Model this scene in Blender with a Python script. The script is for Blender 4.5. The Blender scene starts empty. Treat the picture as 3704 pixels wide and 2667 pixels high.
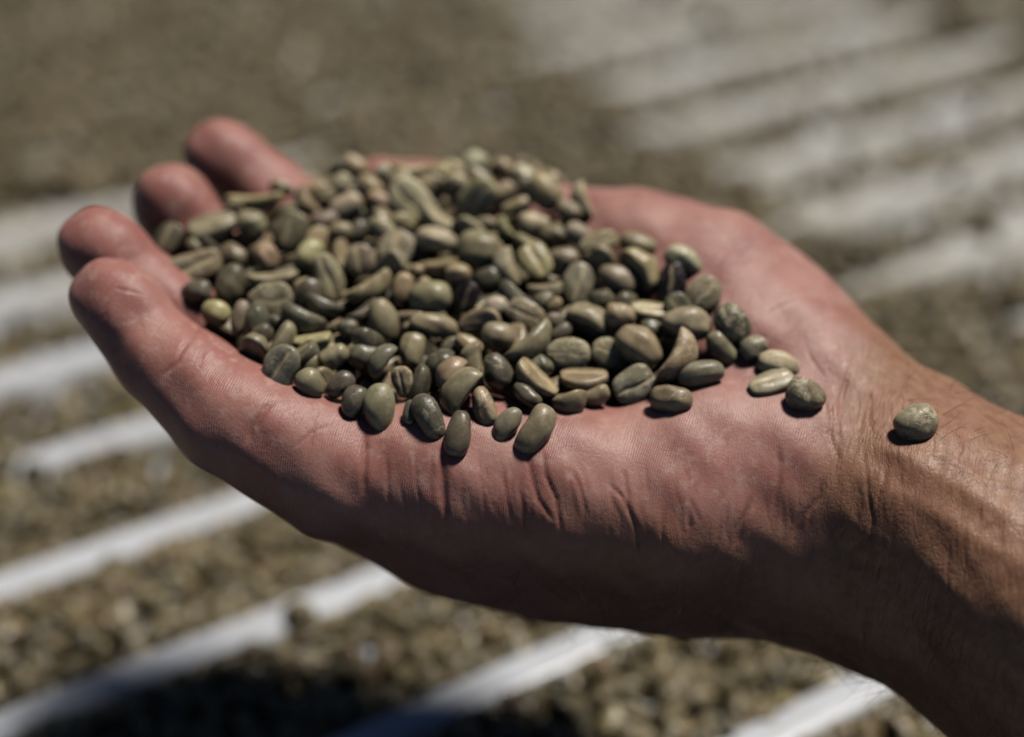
import bpy, math, random
import numpy as np
from mathutils import Vector, Quaternion, Matrix, Euler

random.seed(7)
rng = np.random.default_rng(7)
scene = bpy.context.scene
col = scene.collection
MM = 0.001

# ------------------------------------------------------------------ camera, sky, sun, exposure
cam = bpy.data.objects.new('camera', bpy.data.cameras.new('camera'))
col.objects.link(cam)
cam.location = (0, 0, 0.310)
cam.matrix_world = Matrix(((0.99949276, -0.03184687, 0.0, 0.0),
                           (0.01799702, 0.56482436, -0.82501488, 0.0),
                           (0.02627414, 0.82459640, 0.56511100, 0.310),
                           (0, 0, 0, 1)))
cam.data.lens = 50
cam.data.sensor_width = 36
cam.data.clip_start = 0.01
cam.data.clip_end = 200
cam.data.dof.use_dof = True
cam.data.dof.focus_distance = 0.297
cam.data.dof.aperture_fstop = 3.4
scene.camera = cam

SUN_DIR = Vector((0.31, 0.285, 0.905)).normalized()        # towards the sun: high, behind the hand, a little right (veiled by thin cloud)
world = bpy.data.worlds.new('World')
scene.world = world
world.use_nodes = True
wn = world.node_tree
sky = wn.nodes.new('ShaderNodeTexSky')
sky.sky_type = 'NISHITA'
sky.sun_disc = False
sky.altitude = 3000
sky.air_density = 0.4
sky.dust_density = 0.2
sky.sun_elevation = math.asin(SUN_DIR.z)
sky.sun_rotation = math.atan2(SUN_DIR.x, SUN_DIR.y)
wn.links.new(sky.outputs[0], wn.nodes['Background'].inputs[0])
wn.nodes['Background'].inputs[1].default_value = 0.05
sun = bpy.data.objects.new('sun', bpy.data.lights.new('sun', 'SUN'))
col.objects.link(sun)
sun.data.energy = 5.0
sun.data.angle = math.radians(9)
sun.data.color = (1.0, 0.95, 0.88)
sun.rotation_euler = SUN_DIR.to_track_quat('Z', 'Y').to_euler()
scene.view_settings.view_transform = 'Standard'
scene.view_settings.look = 'None'
scene.view_settings.exposure = -0.7
scene.view_settings.gamma = 1.0
scene.cycles.diffuse_bounces = 0

SEEN_BEANS = [  # x, y, z (mm), quaternion, length, width, tone, papery skin, edge-on?, label
(-83.1,297,141.3,0.782,0.205,-0.313,0.498,8.1,6.8,'d',0.1,0,'dark hollow coffee bean wedged between the ring and middle fingertips'),
(-73.2,300.4,143.2,0.973,0.061,-0.072,0.209,12,8.2,'n',0.2,0,'half moon coffee bean with its flat face up against the middle finger'),
(-64.3,302.5,142.6,0.457,-0.855,0.205,0.133,7.8,6.9,'n',0.2,0,'olive rounded coffee bean just below the long pale bean under the index finger'),
(-54.4,300.1,142.8,0.728,0.407,-0.285,0.472,9.5,8.2,'n',0.5,0,'greyish coffee bean facing the viewer with a straight tan slit, nearest the index finger'),
(-64.3,310.7,145.2,0.962,-0.25,-0.066,-0.085,14.4,6.7,'y',0.1,1,'long pale yellow coffee bean lying edge on below the index fingertip'),
(-58.5,314.7,146.4,0.459,-0.874,0.144,0.065,6.2,4.3,'t',0.2,0,'small brownish rounded coffee bean just above the straight slit bean near the index finger'),
(-46.5,303.3,143.6,0.524,-0.829,-0.193,-0.028,7.1,5.8,'r',0.5,0,'reddish rounded coffee bean just right of the straight slit bean near the index finger'),
(-75.5,286.9,139.2,0.873,0.445,-0.027,0.199,14.1,7.9,'n',0.5,0,'big coffee bean split by a deep dark gash with yellow rim, beside the ring fingertip'),
(-76.5,294.2,140.8,0.42,-0.844,0.318,0.096,4.5,3.1,'n',0.2,0,'tiny olive rounded coffee bean just above the gashed bean'),
(-66.7,291.2,140.4,0.435,-0.875,0.206,-0.055,6.9,5.7,'n',0.2,0,'olive rounded coffee bean just above the dark cone shaped bean'),
(-58.9,290.7,140.6,0.386,-0.759,0.473,0.226,7.6,5.9,'t',0.1,0,'brownish rounded coffee bean just above the mouth like bean'),
(-48.6,291.6,140.8,0.503,-0.632,-0.589,-0.038,8.3,6.4,'y',0.5,0,'yellowish rounded coffee bean just above and left of the pale ragged bean'),
(-65.6,281.2,138.4,0.317,-0.716,-0.579,-0.229,10.2,6.4,'d',0.1,0,'dark cone shaped coffee bean standing upright right of the gashed bean'),
(-73.1,278.4,137.8,0.472,-0.864,-0.024,-0.174,7.4,5.7,'d',0.2,0,'dark rounded coffee bean just below the gashed bean'),
(-67.5,271.7,136.5,0.448,-0.86,0.224,0.098,6.8,5.9,'y',0.3,0,'small yellowish round coffee bean touching the inner side of the little finger'),
(-56.3,283.7,139.2,0.967,-0.185,-0.013,0.176,11.9,7.1,'n',0.2,1,'olive edge on coffee bean just above the mouth like bean'),
(-55.5,275.7,137.8,0.855,0.498,-0.056,0.135,10.4,8.4,'n',0.8,0,'pale rimmed coffee bean whose open slit runs level like a mouth'),
(-43.6,284.5,139.3,0.742,0.301,0.431,-0.415,11.6,6.7,'p',0.3,0,'pale broken coffee bean with a ragged waist and pointed lower end'),
(-48.8,280.7,138.6,0.465,-0.884,-0.04,0.043,4.7,4.3,'t',0.2,0,'tiny brownish rounded coffee bean just above and left of the dark smiling bean'),
(-43.7,275.3,137.3,0.859,-0.48,0.178,0.029,9.7,6.4,'d',0.1,1,'dark smiling crescent coffee bean below the pale ragged bean'),
(-47.3,270.3,136.8,0.876,-0.434,0.207,0.037,10.9,7.7,'d',0.3,1,'dark edge on coffee bean just below and left of the dark smiling bean'),
(-44.6,263.8,135.3,0.988,-0.121,-0.099,-0.005,8.8,6,'y',0.3,1,'coffee bean curved open upwards with pale rims, just above the little finger'),
(-37.1,268,135.9,0.466,-0.885,-0.017,-0.002,4.9,4.5,'d',0.5,0,'tiny dark rounded coffee bean just below and right of the dark smiling bean'),
(-61.6,270,136.4,0.321,-0.684,-0.597,-0.27,8.6,4,'r',0,0,'reddish rounded coffee bean just right of the small yellowish bean by the little finger'),
(-55.8,264.6,135.8,0.447,-0.82,-0.299,-0.197,5.2,4.7,'d',0,0,'tiny dark rounded coffee bean just below the mouth like bean'),
(-50.1,252.9,134.8,0.758,0.346,-0.358,0.421,11.1,8.2,'g',0.5,0,'greyish hollow faced coffee bean leaning on the base of the little finger'),
(-43.4,250.5,132.8,0.466,-0.731,0.365,0.338,7.1,5.8,'n',0.2,0,'egg shaped coffee bean with a pale tip, right of the hollow faced bean'),
(-39.3,259,134.1,0.443,-0.853,-0.253,-0.108,7.1,5.2,'n',0.2,0,'olive rounded coffee bean just below and right of the upturned curved bean'),
(-32.6,260.6,133.3,0.682,-0.722,0.05,0.101,7.4,6.2,'d',0.2,0,'dark rounded coffee bean just below and left of the tall oval bean'),
(-28.3,257.5,134.4,0.193,0.858,0.192,0.435,8.7,6.2,'g',0.2,1,'grey green edge on coffee bean just left of the upright barrel bean'),
(-22.3,261.9,134.6,0.266,-0.675,-0.643,-0.244,8.1,5.8,'n',0.1,0,'upright barrel shaped coffee bean in the middle of the heap front'),
(-37.1,251.6,131.9,0.436,-0.826,-0.315,-0.168,7,4.8,'d',0.2,0,'dark rounded coffee bean just right of the pale tipped egg bean'),
(-33.6,247.1,130.7,0.376,-0.717,-0.52,-0.271,7.5,5.3,'d',0.2,0,'dark rounded coffee bean just left of the large scratched egg bean'),
(-28,245.6,130.4,0.307,-0.624,-0.644,-0.318,10.8,6.7,'n',0.3,0,'large smooth egg shaped coffee bean with fine scratches at the front edge of the heap'),
(-23.7,252.9,132.3,0.656,0.413,0.357,-0.521,7,4.4,'t',1,0,'brownish slit faced coffee bean just below the upright barrel bean'),
(-29.4,270.7,136.4,0.393,-0.7,0.514,0.303,10.6,6.8,'n',0.1,0,'smooth tall oval coffee bean with its rounded back to the viewer, left centre'),
(-19.2,276.8,139.3,0.453,-0.88,-0.136,0.038,10.1,8.1,'n',0.1,0,'broad shiny round backed coffee bean in the centre of the heap'),
(-17.9,269.7,136.3,0.469,-0.872,0.006,0.14,11.2,5.4,'n',0.2,0,'olive rounded coffee bean just below the broad shiny bean'),
(-26,281,138.6,0.376,-0.687,-0.542,-0.304,8.1,5.1,'t',0.2,0,'brownish rounded coffee bean just left of the broad shiny bean'),
(-33.7,281.5,138.8,0.878,-0.347,-0.28,0.171,12.2,7.5,'t',0.6,1,'brown ribbed coffee bean lying slantwise on its edge'),
(-10.9,279,138.4,0.73,0.446,-0.318,0.41,7.4,5.4,'k',0.3,0,'broken coffee bean with a purple black hole, right of the broad shiny bean'),
(-4.5,275.6,137.6,0.608,-0.757,-0.201,-0.13,7,5.2,'p',0.2,0,'pale rounded coffee bean just below and right of the holed bean'),
(-3.4,266.7,135.8,0.478,-0.846,0.055,0.229,8,6.6,'n',0.2,0,'olive rounded coffee bean just left of the banana curved bean'),
(2.7,274,137.3,0.861,0.447,0.092,-0.226,9.2,6.5,'n',0.7,0,'coffee bean facing up with a short pale crack, right of centre'),
(3.4,263.7,136.5,0.841,-0.382,-0.343,0.169,13.7,8.2,'n',0.1,1,'long smooth banana curved coffee bean right of centre'),
(-9.9,263.9,135.1,0.452,-0.858,0.217,0.111,6.8,4.6,'t',0.3,0,'brownish rounded coffee bean just above and left of the tan patched dark bean'),
(-16,258.2,132.8,0.106,0.851,0.232,0.458,9.3,6.9,'d',0.3,1,'dark edge on coffee bean just below and right of the upright barrel bean'),
(-12.9,253.6,134.5,0.268,0.847,0.309,0.339,8.3,6.4,'t',0.3,1,'brownish edge on coffee bean just above and left of the smooth leaning crescent'),
(-10.7,250,132.1,0.194,0.845,0.205,0.455,12,8.7,'n',0.1,1,'smooth crescent coffee bean leaning right in front of two others like it'),
(-3.1,256.2,133.5,0.397,-0.726,0.487,0.278,8.6,6.2,'d',0.5,0,'dark grey coffee bean with a tan patch on its lower end'),
(-5.8,246.4,131.3,0.327,-0.732,0.558,0.215,8.6,5,'t',0.8,0,'small mottled coffee bean with papery flecks standing at the front edge'),
(-10.9,239.2,129,0.289,-0.697,-0.613,-0.233,10.2,5.4,'d',0.1,0,'dark seamed coffee bean standing upright at the very front of the heap'),
(-17.3,242.9,130.4,0.366,-0.768,0.489,0.194,10.9,5.7,'d',0.5,0,'dark coffee bean with a brown torn skin cap at the front left edge'),
(-21.3,244.8,130.1,0.293,-0.695,-0.611,-0.238,5.6,3.4,'d',0.2,0,'small dark rounded coffee bean just left of the brown capped bean'),
(-0.7,242.7,129.3,0.397,-0.784,-0.433,-0.199,8.4,4.5,'g',0.1,0,'dark grey waisted coffee bean on the palm left of the last big one'),
(5.4,241.7,128.8,0.37,-0.782,-0.47,-0.174,11.8,6.4,'n',0.15,0,'largest elongated coffee bean resting on the palm at the front tip of the heap'),
(3.4,250.4,131.6,0.399,-0.849,0.344,0.043,7.3,3.8,'d',0.2,0,'dark rounded coffee bean just below and left of the brown tipped edge bean'),
(-13.2,285.4,140.6,0.466,-0.883,0.01,-0.053,6.2,5.3,'t',0.1,0,'small brownish rounded coffee bean just above the holed bean'),
(-18,290.3,140.1,0.954,-0.201,-0.134,-0.18,9.6,8,'t',0.2,1,'brownish edge on coffee bean just below the bright cream backed bean'),
(16.3,311.5,147.2,0.756,-0.27,0.555,-0.22,9.7,6.8,'p',0.2,1,'thin pale coffee bean standing on edge at the right end of the heap crest'),
(12.4,308.1,146,0.417,-0.845,0.322,0.089,6.8,5.5,'n',0.2,0,'small olive rounded coffee bean just below and left of the pale upright bean'),
(4.1,303.8,144.4,0.459,-0.882,0.098,-0.034,8.1,6,'p',0.2,0,'pale rounded coffee bean just below the blurred tan bean'),
(14.8,300.4,143.8,0.456,-0.826,0.265,0.198,7,5.6,'p',0.2,0,'pale rounded coffee bean just above and left of the creamy slit bean'),
(19.7,297,143.1,0.861,0.452,-0.103,0.208,10.1,6.3,'y',0.9,0,'coffee bean with a bright creamy slit near the right end of the heap'),
(4.9,290.3,142,0.805,0.267,0.196,-0.492,9.1,7.5,'y',0.3,0,'yellowish coffee bean turned up with an off centre slit, upper middle of heap'),
(-1.4,288.5,141.3,0.789,-0.149,0.562,-0.198,9.3,7.4,'p',0.1,1,'bright crescent coffee bean open to the right, left of the yellowish off centre slit bean'),
(11.4,292.4,141.1,0.461,-0.867,-0.16,-0.103,7.9,6.7,'n',0.2,0,'olive rounded coffee bean just right of the yellowish off centre slit bean'),
(29,295.5,144.3,0.463,-0.879,0.101,0.055,9.4,5.6,'n',0.2,0,'blurred olive coffee bean lying level at the right shoulder of the heap'),
(28.6,286.6,142.3,0.429,0.783,-0.105,-0.437,11.6,9.2,'y',0.3,1,'shell shaped coffee bean curling over a dark hollow'),
(39.1,287.9,144.7,0.459,-0.854,0.2,0.142,9.5,6.1,'p',0.3,0,'bright tan coffee bean at the right rim beside bare palm'),
(36.1,282,142.2,0.7,0.284,-0.346,0.556,9.8,6.5,'k',0.1,0,'purple black coffee bean, the darkest one in the hand'),
(43.1,277.6,142,0.809,0.393,-0.237,0.367,9.3,7.8,'n',0.8,0,'open faced coffee bean with a bright notch, on the right rim'),
(23.9,284.7,140.9,0.45,-0.859,0.22,0.106,9.9,6.5,'n',0.2,0,'rounded coffee bean with a dimple at its lower right tip'),
(14.7,283.8,139.9,0.69,0.306,-0.252,0.605,10.5,6.8,'g',0.3,0,'grey green coffee bean standing upright with a purple slit'),
(7.1,281.9,139.4,0.963,-0.248,-0.083,-0.056,8.3,7,'n',0.2,1,'olive edge on coffee bean just below the yellowish off centre slit bean'),
(20.2,278.4,139.1,0.461,-0.879,-0.068,0.096,6,5,'d',0.2,0,'small dark rounded coffee bean just above and left of the pinkish tan bean'),
(31.1,275.2,138.9,0.993,0.046,0.087,0.07,10,5.9,'y',0.2,0,'yellowish edge on coffee bean just right of the pinkish tan bean'),
(23.9,271.7,139.1,0.469,-0.873,0.009,0.135,7.1,6,'t',0.6,0,'small pinkish tan round coffee bean among green ones'),
(16.8,272.6,136.3,0.46,0.861,-0.11,-0.188,10.6,8.9,'n',0.4,1,'cupped coffee bean shell arching over its shadowed hollow'),
(38.8,269.6,139,0.467,-0.882,0.033,0.054,11.5,7.7,'n',0.2,0,'large plump coffee bean with rounded back at right of heap'),
(48.8,269,139.8,0.443,-0.75,0.393,0.293,9.5,7.9,'d',0.9,0,'dark grey coffee bean mottled with silvery skin, touching bare palm'),
(53.6,264.8,136.3,0.438,-0.873,-0.213,0.001,6.7,5.7,'g',0.8,0,'small round green coffee bean freckled yellow on the palm'),
(28.1,265.1,135.3,0.429,-0.841,0.306,0.121,11.5,8.2,'n',0.2,0,'big egg like coffee bean with a faint sheen, right front'),
(36,261.4,135.7,0.764,-0.365,-0.497,0.191,13,9.2,'t',0.9,1,'rough tan crescent coffee bean standing on its end'),
(46.6,265.2,135.6,0.526,-0.718,0.371,0.266,8.8,5.6,'n',0.1,0,'olive rounded coffee bean just below the silvery mottled bean'),
(12.3,263.2,134.4,0.883,0.466,-0.056,-0.012,10.1,6.5,'n',1,0,'coffee bean with gaping slit full of cream coloured skin'),
(22,266.5,132.5,0.868,0.471,0.148,-0.051,8.9,7.2,'y',0.9,0,'yellow green coffee bean with crumbling cream crack, beside the big sheen bean'),
(15.9,257.9,131.5,0.996,-0.083,-0.015,0.042,10.6,7.6,'t',0.2,1,'pale olive coffee bean with its flat side up like a small loaf'),
(27,257.5,130.2,0.851,0.448,-0.127,0.243,9.7,8.3,'g',1,0,'black green coffee bean streaked with silver skin round a white slit'),
(41.4,257.2,134.1,0.46,-0.881,-0.11,-0.013,10.6,5.6,'g',0.3,0,'grey green coffee bean lying level just above bare palm'),
(18.5,254.5,129.3,0.774,-0.589,-0.232,-0.007,6.4,4.9,'n',0.2,0,'olive edge on coffee bean just below and right of the loaf like bean'),
(34.7,251.1,131.2,0.46,-0.879,0.08,-0.093,9.4,6.3,'n',0.4,0,'round coffee bean with branching pale veins at the front of the heap'),
(58.9,261.2,134.4,0.467,-0.875,0.08,0.094,9.7,5.8,'p',0.7,0,'cream coloured coffee bean behind a smaller slit one near the heel of the hand'),
(56.7,255.8,133.3,0.97,0.105,-0.066,0.208,10.6,6.2,'n',0.4,0,'folded coffee bean with a deep slit lying on the palm near the wrist'),
(63.5,251.6,133.1,0.477,-0.849,0.062,0.216,9,7.5,'n',0.9,0,'round coffee bean half wrapped in tan skin on the palm near the wrist'),
(5.5,254.7,133.3,0.936,-0.071,0.307,-0.155,10.9,7.1,'t',0.4,1,'brown tipped coffee bean lying on edge, slanting down right'),
(6.2,259.5,132.9,0.466,-0.884,-0.029,0.021,6.1,5,'d',0.2,0,'small dark rounded coffee bean just above the brown tipped edge bean'),
(9.1,276.6,138.2,0.429,-0.791,-0.376,-0.223,4.7,3.3,'t',0.2,0,'tiny brownish rounded coffee bean just right of the short cracked bean'),
(31.2,270.7,136.5,0.466,-0.87,0.12,0.11,5.6,4.6,'d',0.2,0,'small dark rounded coffee bean just above and right of the big sheen bean'),
(9.3,272.5,136.8,0.465,-0.884,-0.034,0.031,4.6,3.9,'g',0.2,0,'tiny grey green rounded coffee bean just right of the short cracked bean'),
(10.7,269.1,135.9,0.414,-0.835,-0.343,-0.112,5.6,3.6,'d',0.2,0,'small dark rounded coffee bean just above the gaping cream slit bean'),
(85.6,242.9,132.9,0.45,-0.872,-0.189,-0.048,9.3,7.7,'n',0.9,0,'lone round coffee bean with flaky skin sitting on the wrist'),
(-11.4,325.1,149,0.407,-0.755,-0.449,-0.25,7.7,6.4,'p',0.3,0,'whitish blurred coffee bean on the very top of the heap'),
(-3,322.2,149,0.438,-0.801,0.346,0.218,8.4,5.5,'t',0.2,0,'brownish rounded coffee bean just right of the whitish top bean'),
(-26.4,310.6,146.5,0.809,0.422,0.183,-0.365,11.5,9.4,'p',0.6,0,'large pale coffee bean turned face up with a shaded centre, back of heap'),
(-9.9,310.8,147,0.768,0.482,-0.321,0.274,11.9,8.6,'y',0.7,0,'large pale green coffee bean face up with a bright slit, back of heap'),
(-15.2,316.5,148.3,0.466,-0.883,0.006,-0.046,6.5,5.5,'p',0.2,0,'small pale rounded coffee bean just below and left of the whitish top bean'),
(-18.2,304.6,144.3,0.959,-0.052,0.277,0.002,12.1,6.3,'p',0.1,1,'pale narrow crescent coffee bean below the large pale back bean'),
(-29.9,317.6,147.6,0.481,-0.821,-0.17,-0.258,7.3,5.1,'p',0.2,0,'pale rounded coffee bean just below and left of the flat bean before the thumb'),
(-41.7,308.6,145,0.456,-0.846,-0.228,-0.154,8.6,6.1,'p',0.3,0,'pale rounded coffee bean just below the bean at the thumb tip'),
(-44,316.7,147.1,0.36,-0.777,-0.487,-0.174,5.8,4.9,'p',0.2,0,'tiny pale rounded coffee bean just below and left of the bean at the thumb tip'),
(-36.6,315.3,146.9,0.416,-0.846,0.324,0.084,8,5.4,'t',0.2,0,'brownish rounded coffee bean just below and right of the bean at the thumb tip'),
(-47.5,312.2,145.7,0.466,-0.884,-0.013,-0.009,5.8,4.7,'n',0.2,0,'tiny olive rounded coffee bean just below and left of the bean at the thumb tip'),
(-51.2,309.5,145.8,0.841,-0.232,0.478,-0.097,8.3,6.8,'t',0.2,1,'brownish edge on coffee bean just right of the long pale bean under the index finger'),
(-31.6,300.2,143.1,0.451,-0.811,0.3,0.218,9.1,4.9,'p',0.2,0,'pale rounded coffee bean just above and left of the golden slit bean'),
(-28.4,294.8,141.8,0.777,0.358,-0.171,0.488,9,8.1,'n',1,0,'coffee bean facing the viewer with a wide golden slit'),
(-36.5,290.3,140.7,0.614,0.327,-0.338,0.634,7.8,6.9,'r',0.5,0,'small reddish grey coffee bean with an upright brown slit'),
(-19.2,297.6,142.6,0.457,-0.881,0.107,-0.052,10.3,6.3,'p',0.5,0,'bright cream backed coffee bean in the upper middle of the heap'),
(-8.2,293.1,142.7,0.466,-0.877,0.088,0.079,11.8,9.4,'n',0.2,0,'largest round backed grey coffee bean in the upper middle'),
(-2.3,301.9,144,0.829,-0.276,0.454,-0.175,6.3,5.3,'y',0.2,1,'small yellowish edge on coffee bean just above and right of the largest grey round bean'),
(-7.8,303.3,144.2,0.462,-0.871,0.064,-0.156,6,3.9,'r',0.2,0,'small reddish rounded coffee bean just below the bright slit back bean'),
(-38.6,301.1,142.3,0.387,-0.827,-0.396,-0.096,7.4,4.6,'d',0.2,0,'dark rounded coffee bean just above the small reddish bean'),
(-42,298.9,143.4,0.466,-0.884,-0.003,-0.028,5.6,4.8,'n',0.2,0,'tiny olive rounded coffee bean just above and left of the small reddish bean'),
(6.5,312,148.9,0.586,-0.741,0.303,0.125,10.1,8.3,'t',0.6,0,'blurred tan coffee bean left of the pale upright bean'),
(0.2,309.2,146.6,0.432,-0.867,-0.247,-0.026,8.6,3.9,'t',0.2,0,'brownish rounded coffee bean just below and left of the blurred tan bean'),
(-3.2,314.4,147.3,0.405,-0.838,-0.355,-0.09,6.1,5.1,'t',0.2,0,'small brownish rounded coffee bean just right of the bright slit back bean'),
(-41,323.6,148.7,0.441,-0.836,0.289,0.154,7.4,4.8,'t',0.3,0,'tan coffee bean at the back touching the thumb tip'),
(-33.7,320,148.9,0.418,-0.749,-0.438,-0.269,5.1,4.3,'p',0.2,0,'tiny pale rounded coffee bean just left of the flat bean before the thumb'),
(-27.7,322.8,148.5,0.966,-0.253,0.026,0.042,9.9,6.9,'y',0.2,1,'flat yellowish coffee bean lying level in front of the thumb'),
(-19.8,320.4,149,0.459,-0.868,-0.165,-0.093,7,4.8,'y',0.2,0,'small yellowish rounded coffee bean just right of the flat bean before the thumb'),
(-6.5,285.1,139.9,0.468,-0.861,-0.137,-0.145,6.5,5.1,'d',0.2,0,'small dark rounded coffee bean just below and left of the bright crescent bean'),
(-23,287.4,140.1,0.466,-0.884,-0.002,-0.031,3.4,3,'t',0.2,0,'tiny brownish rounded coffee bean just above and left of the broad shiny bean'),
(8.8,300.1,143.8,0.459,-0.882,0.099,-0.036,6.3,4.2,'n',0.2,0,'small olive rounded coffee bean just above and right of the yellowish off centre slit bean'),
(-34,310.8,145.7,0.443,-0.862,0.234,0.078,6.5,5,'t',0.2,0,'small brownish rounded coffee bean just left of the large pale back bean'),
(-44.9,321.8,149,0.449,-0.818,-0.296,-0.203,5.9,4,'d',0.2,0,'tiny dark rounded coffee bean just left of the bean at the thumb tip'),
(1.8,316.2,148.2,0.332,-0.8,0.491,0.097,6.9,5.1,'d',0.2,0,'small dark rounded coffee bean just left of the blurred tan bean'),
(-23.5,315.5,147.7,0.466,-0.883,0.012,-0.057,5.8,4.7,'t',0.2,0,'tiny brownish rounded coffee bean just above and right of the large pale back bean'),
(-49.9,314.6,145.9,0.46,-0.868,-0.162,-0.098,6.9,4.3,'t',0.2,0,'small brownish rounded coffee bean just below and left of the bean at the thumb tip'),
(-6.4,324.1,148,0.463,-0.841,-0.213,-0.182,5.5,4.4,'n',0.2,0,'tiny olive rounded coffee bean just right of the whitish top bean'),
(-20.4,317.7,147.9,0.47,-0.864,0.101,0.146,6.2,4,'n',0.2,0,'small olive rounded coffee bean just below and right of the flat bean before the thumb'),
(1.8,320,148.9,0.459,-0.854,0.201,0.14,7.3,5.1,'p',0.2,0,'pale rounded coffee bean just above and left of the blurred tan bean'),
(7.6,318.1,148.7,0.469,-0.86,-0.134,-0.15,6.5,4.7,'t',0.2,0,'small brownish rounded coffee bean just above and right of the blurred tan bean'),
(-16.3,322.5,148.8,0.452,-0.876,0.166,0.024,6.6,5.1,'y',0.2,0,'small yellowish rounded coffee bean just left of the whitish top bean'),
]
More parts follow.
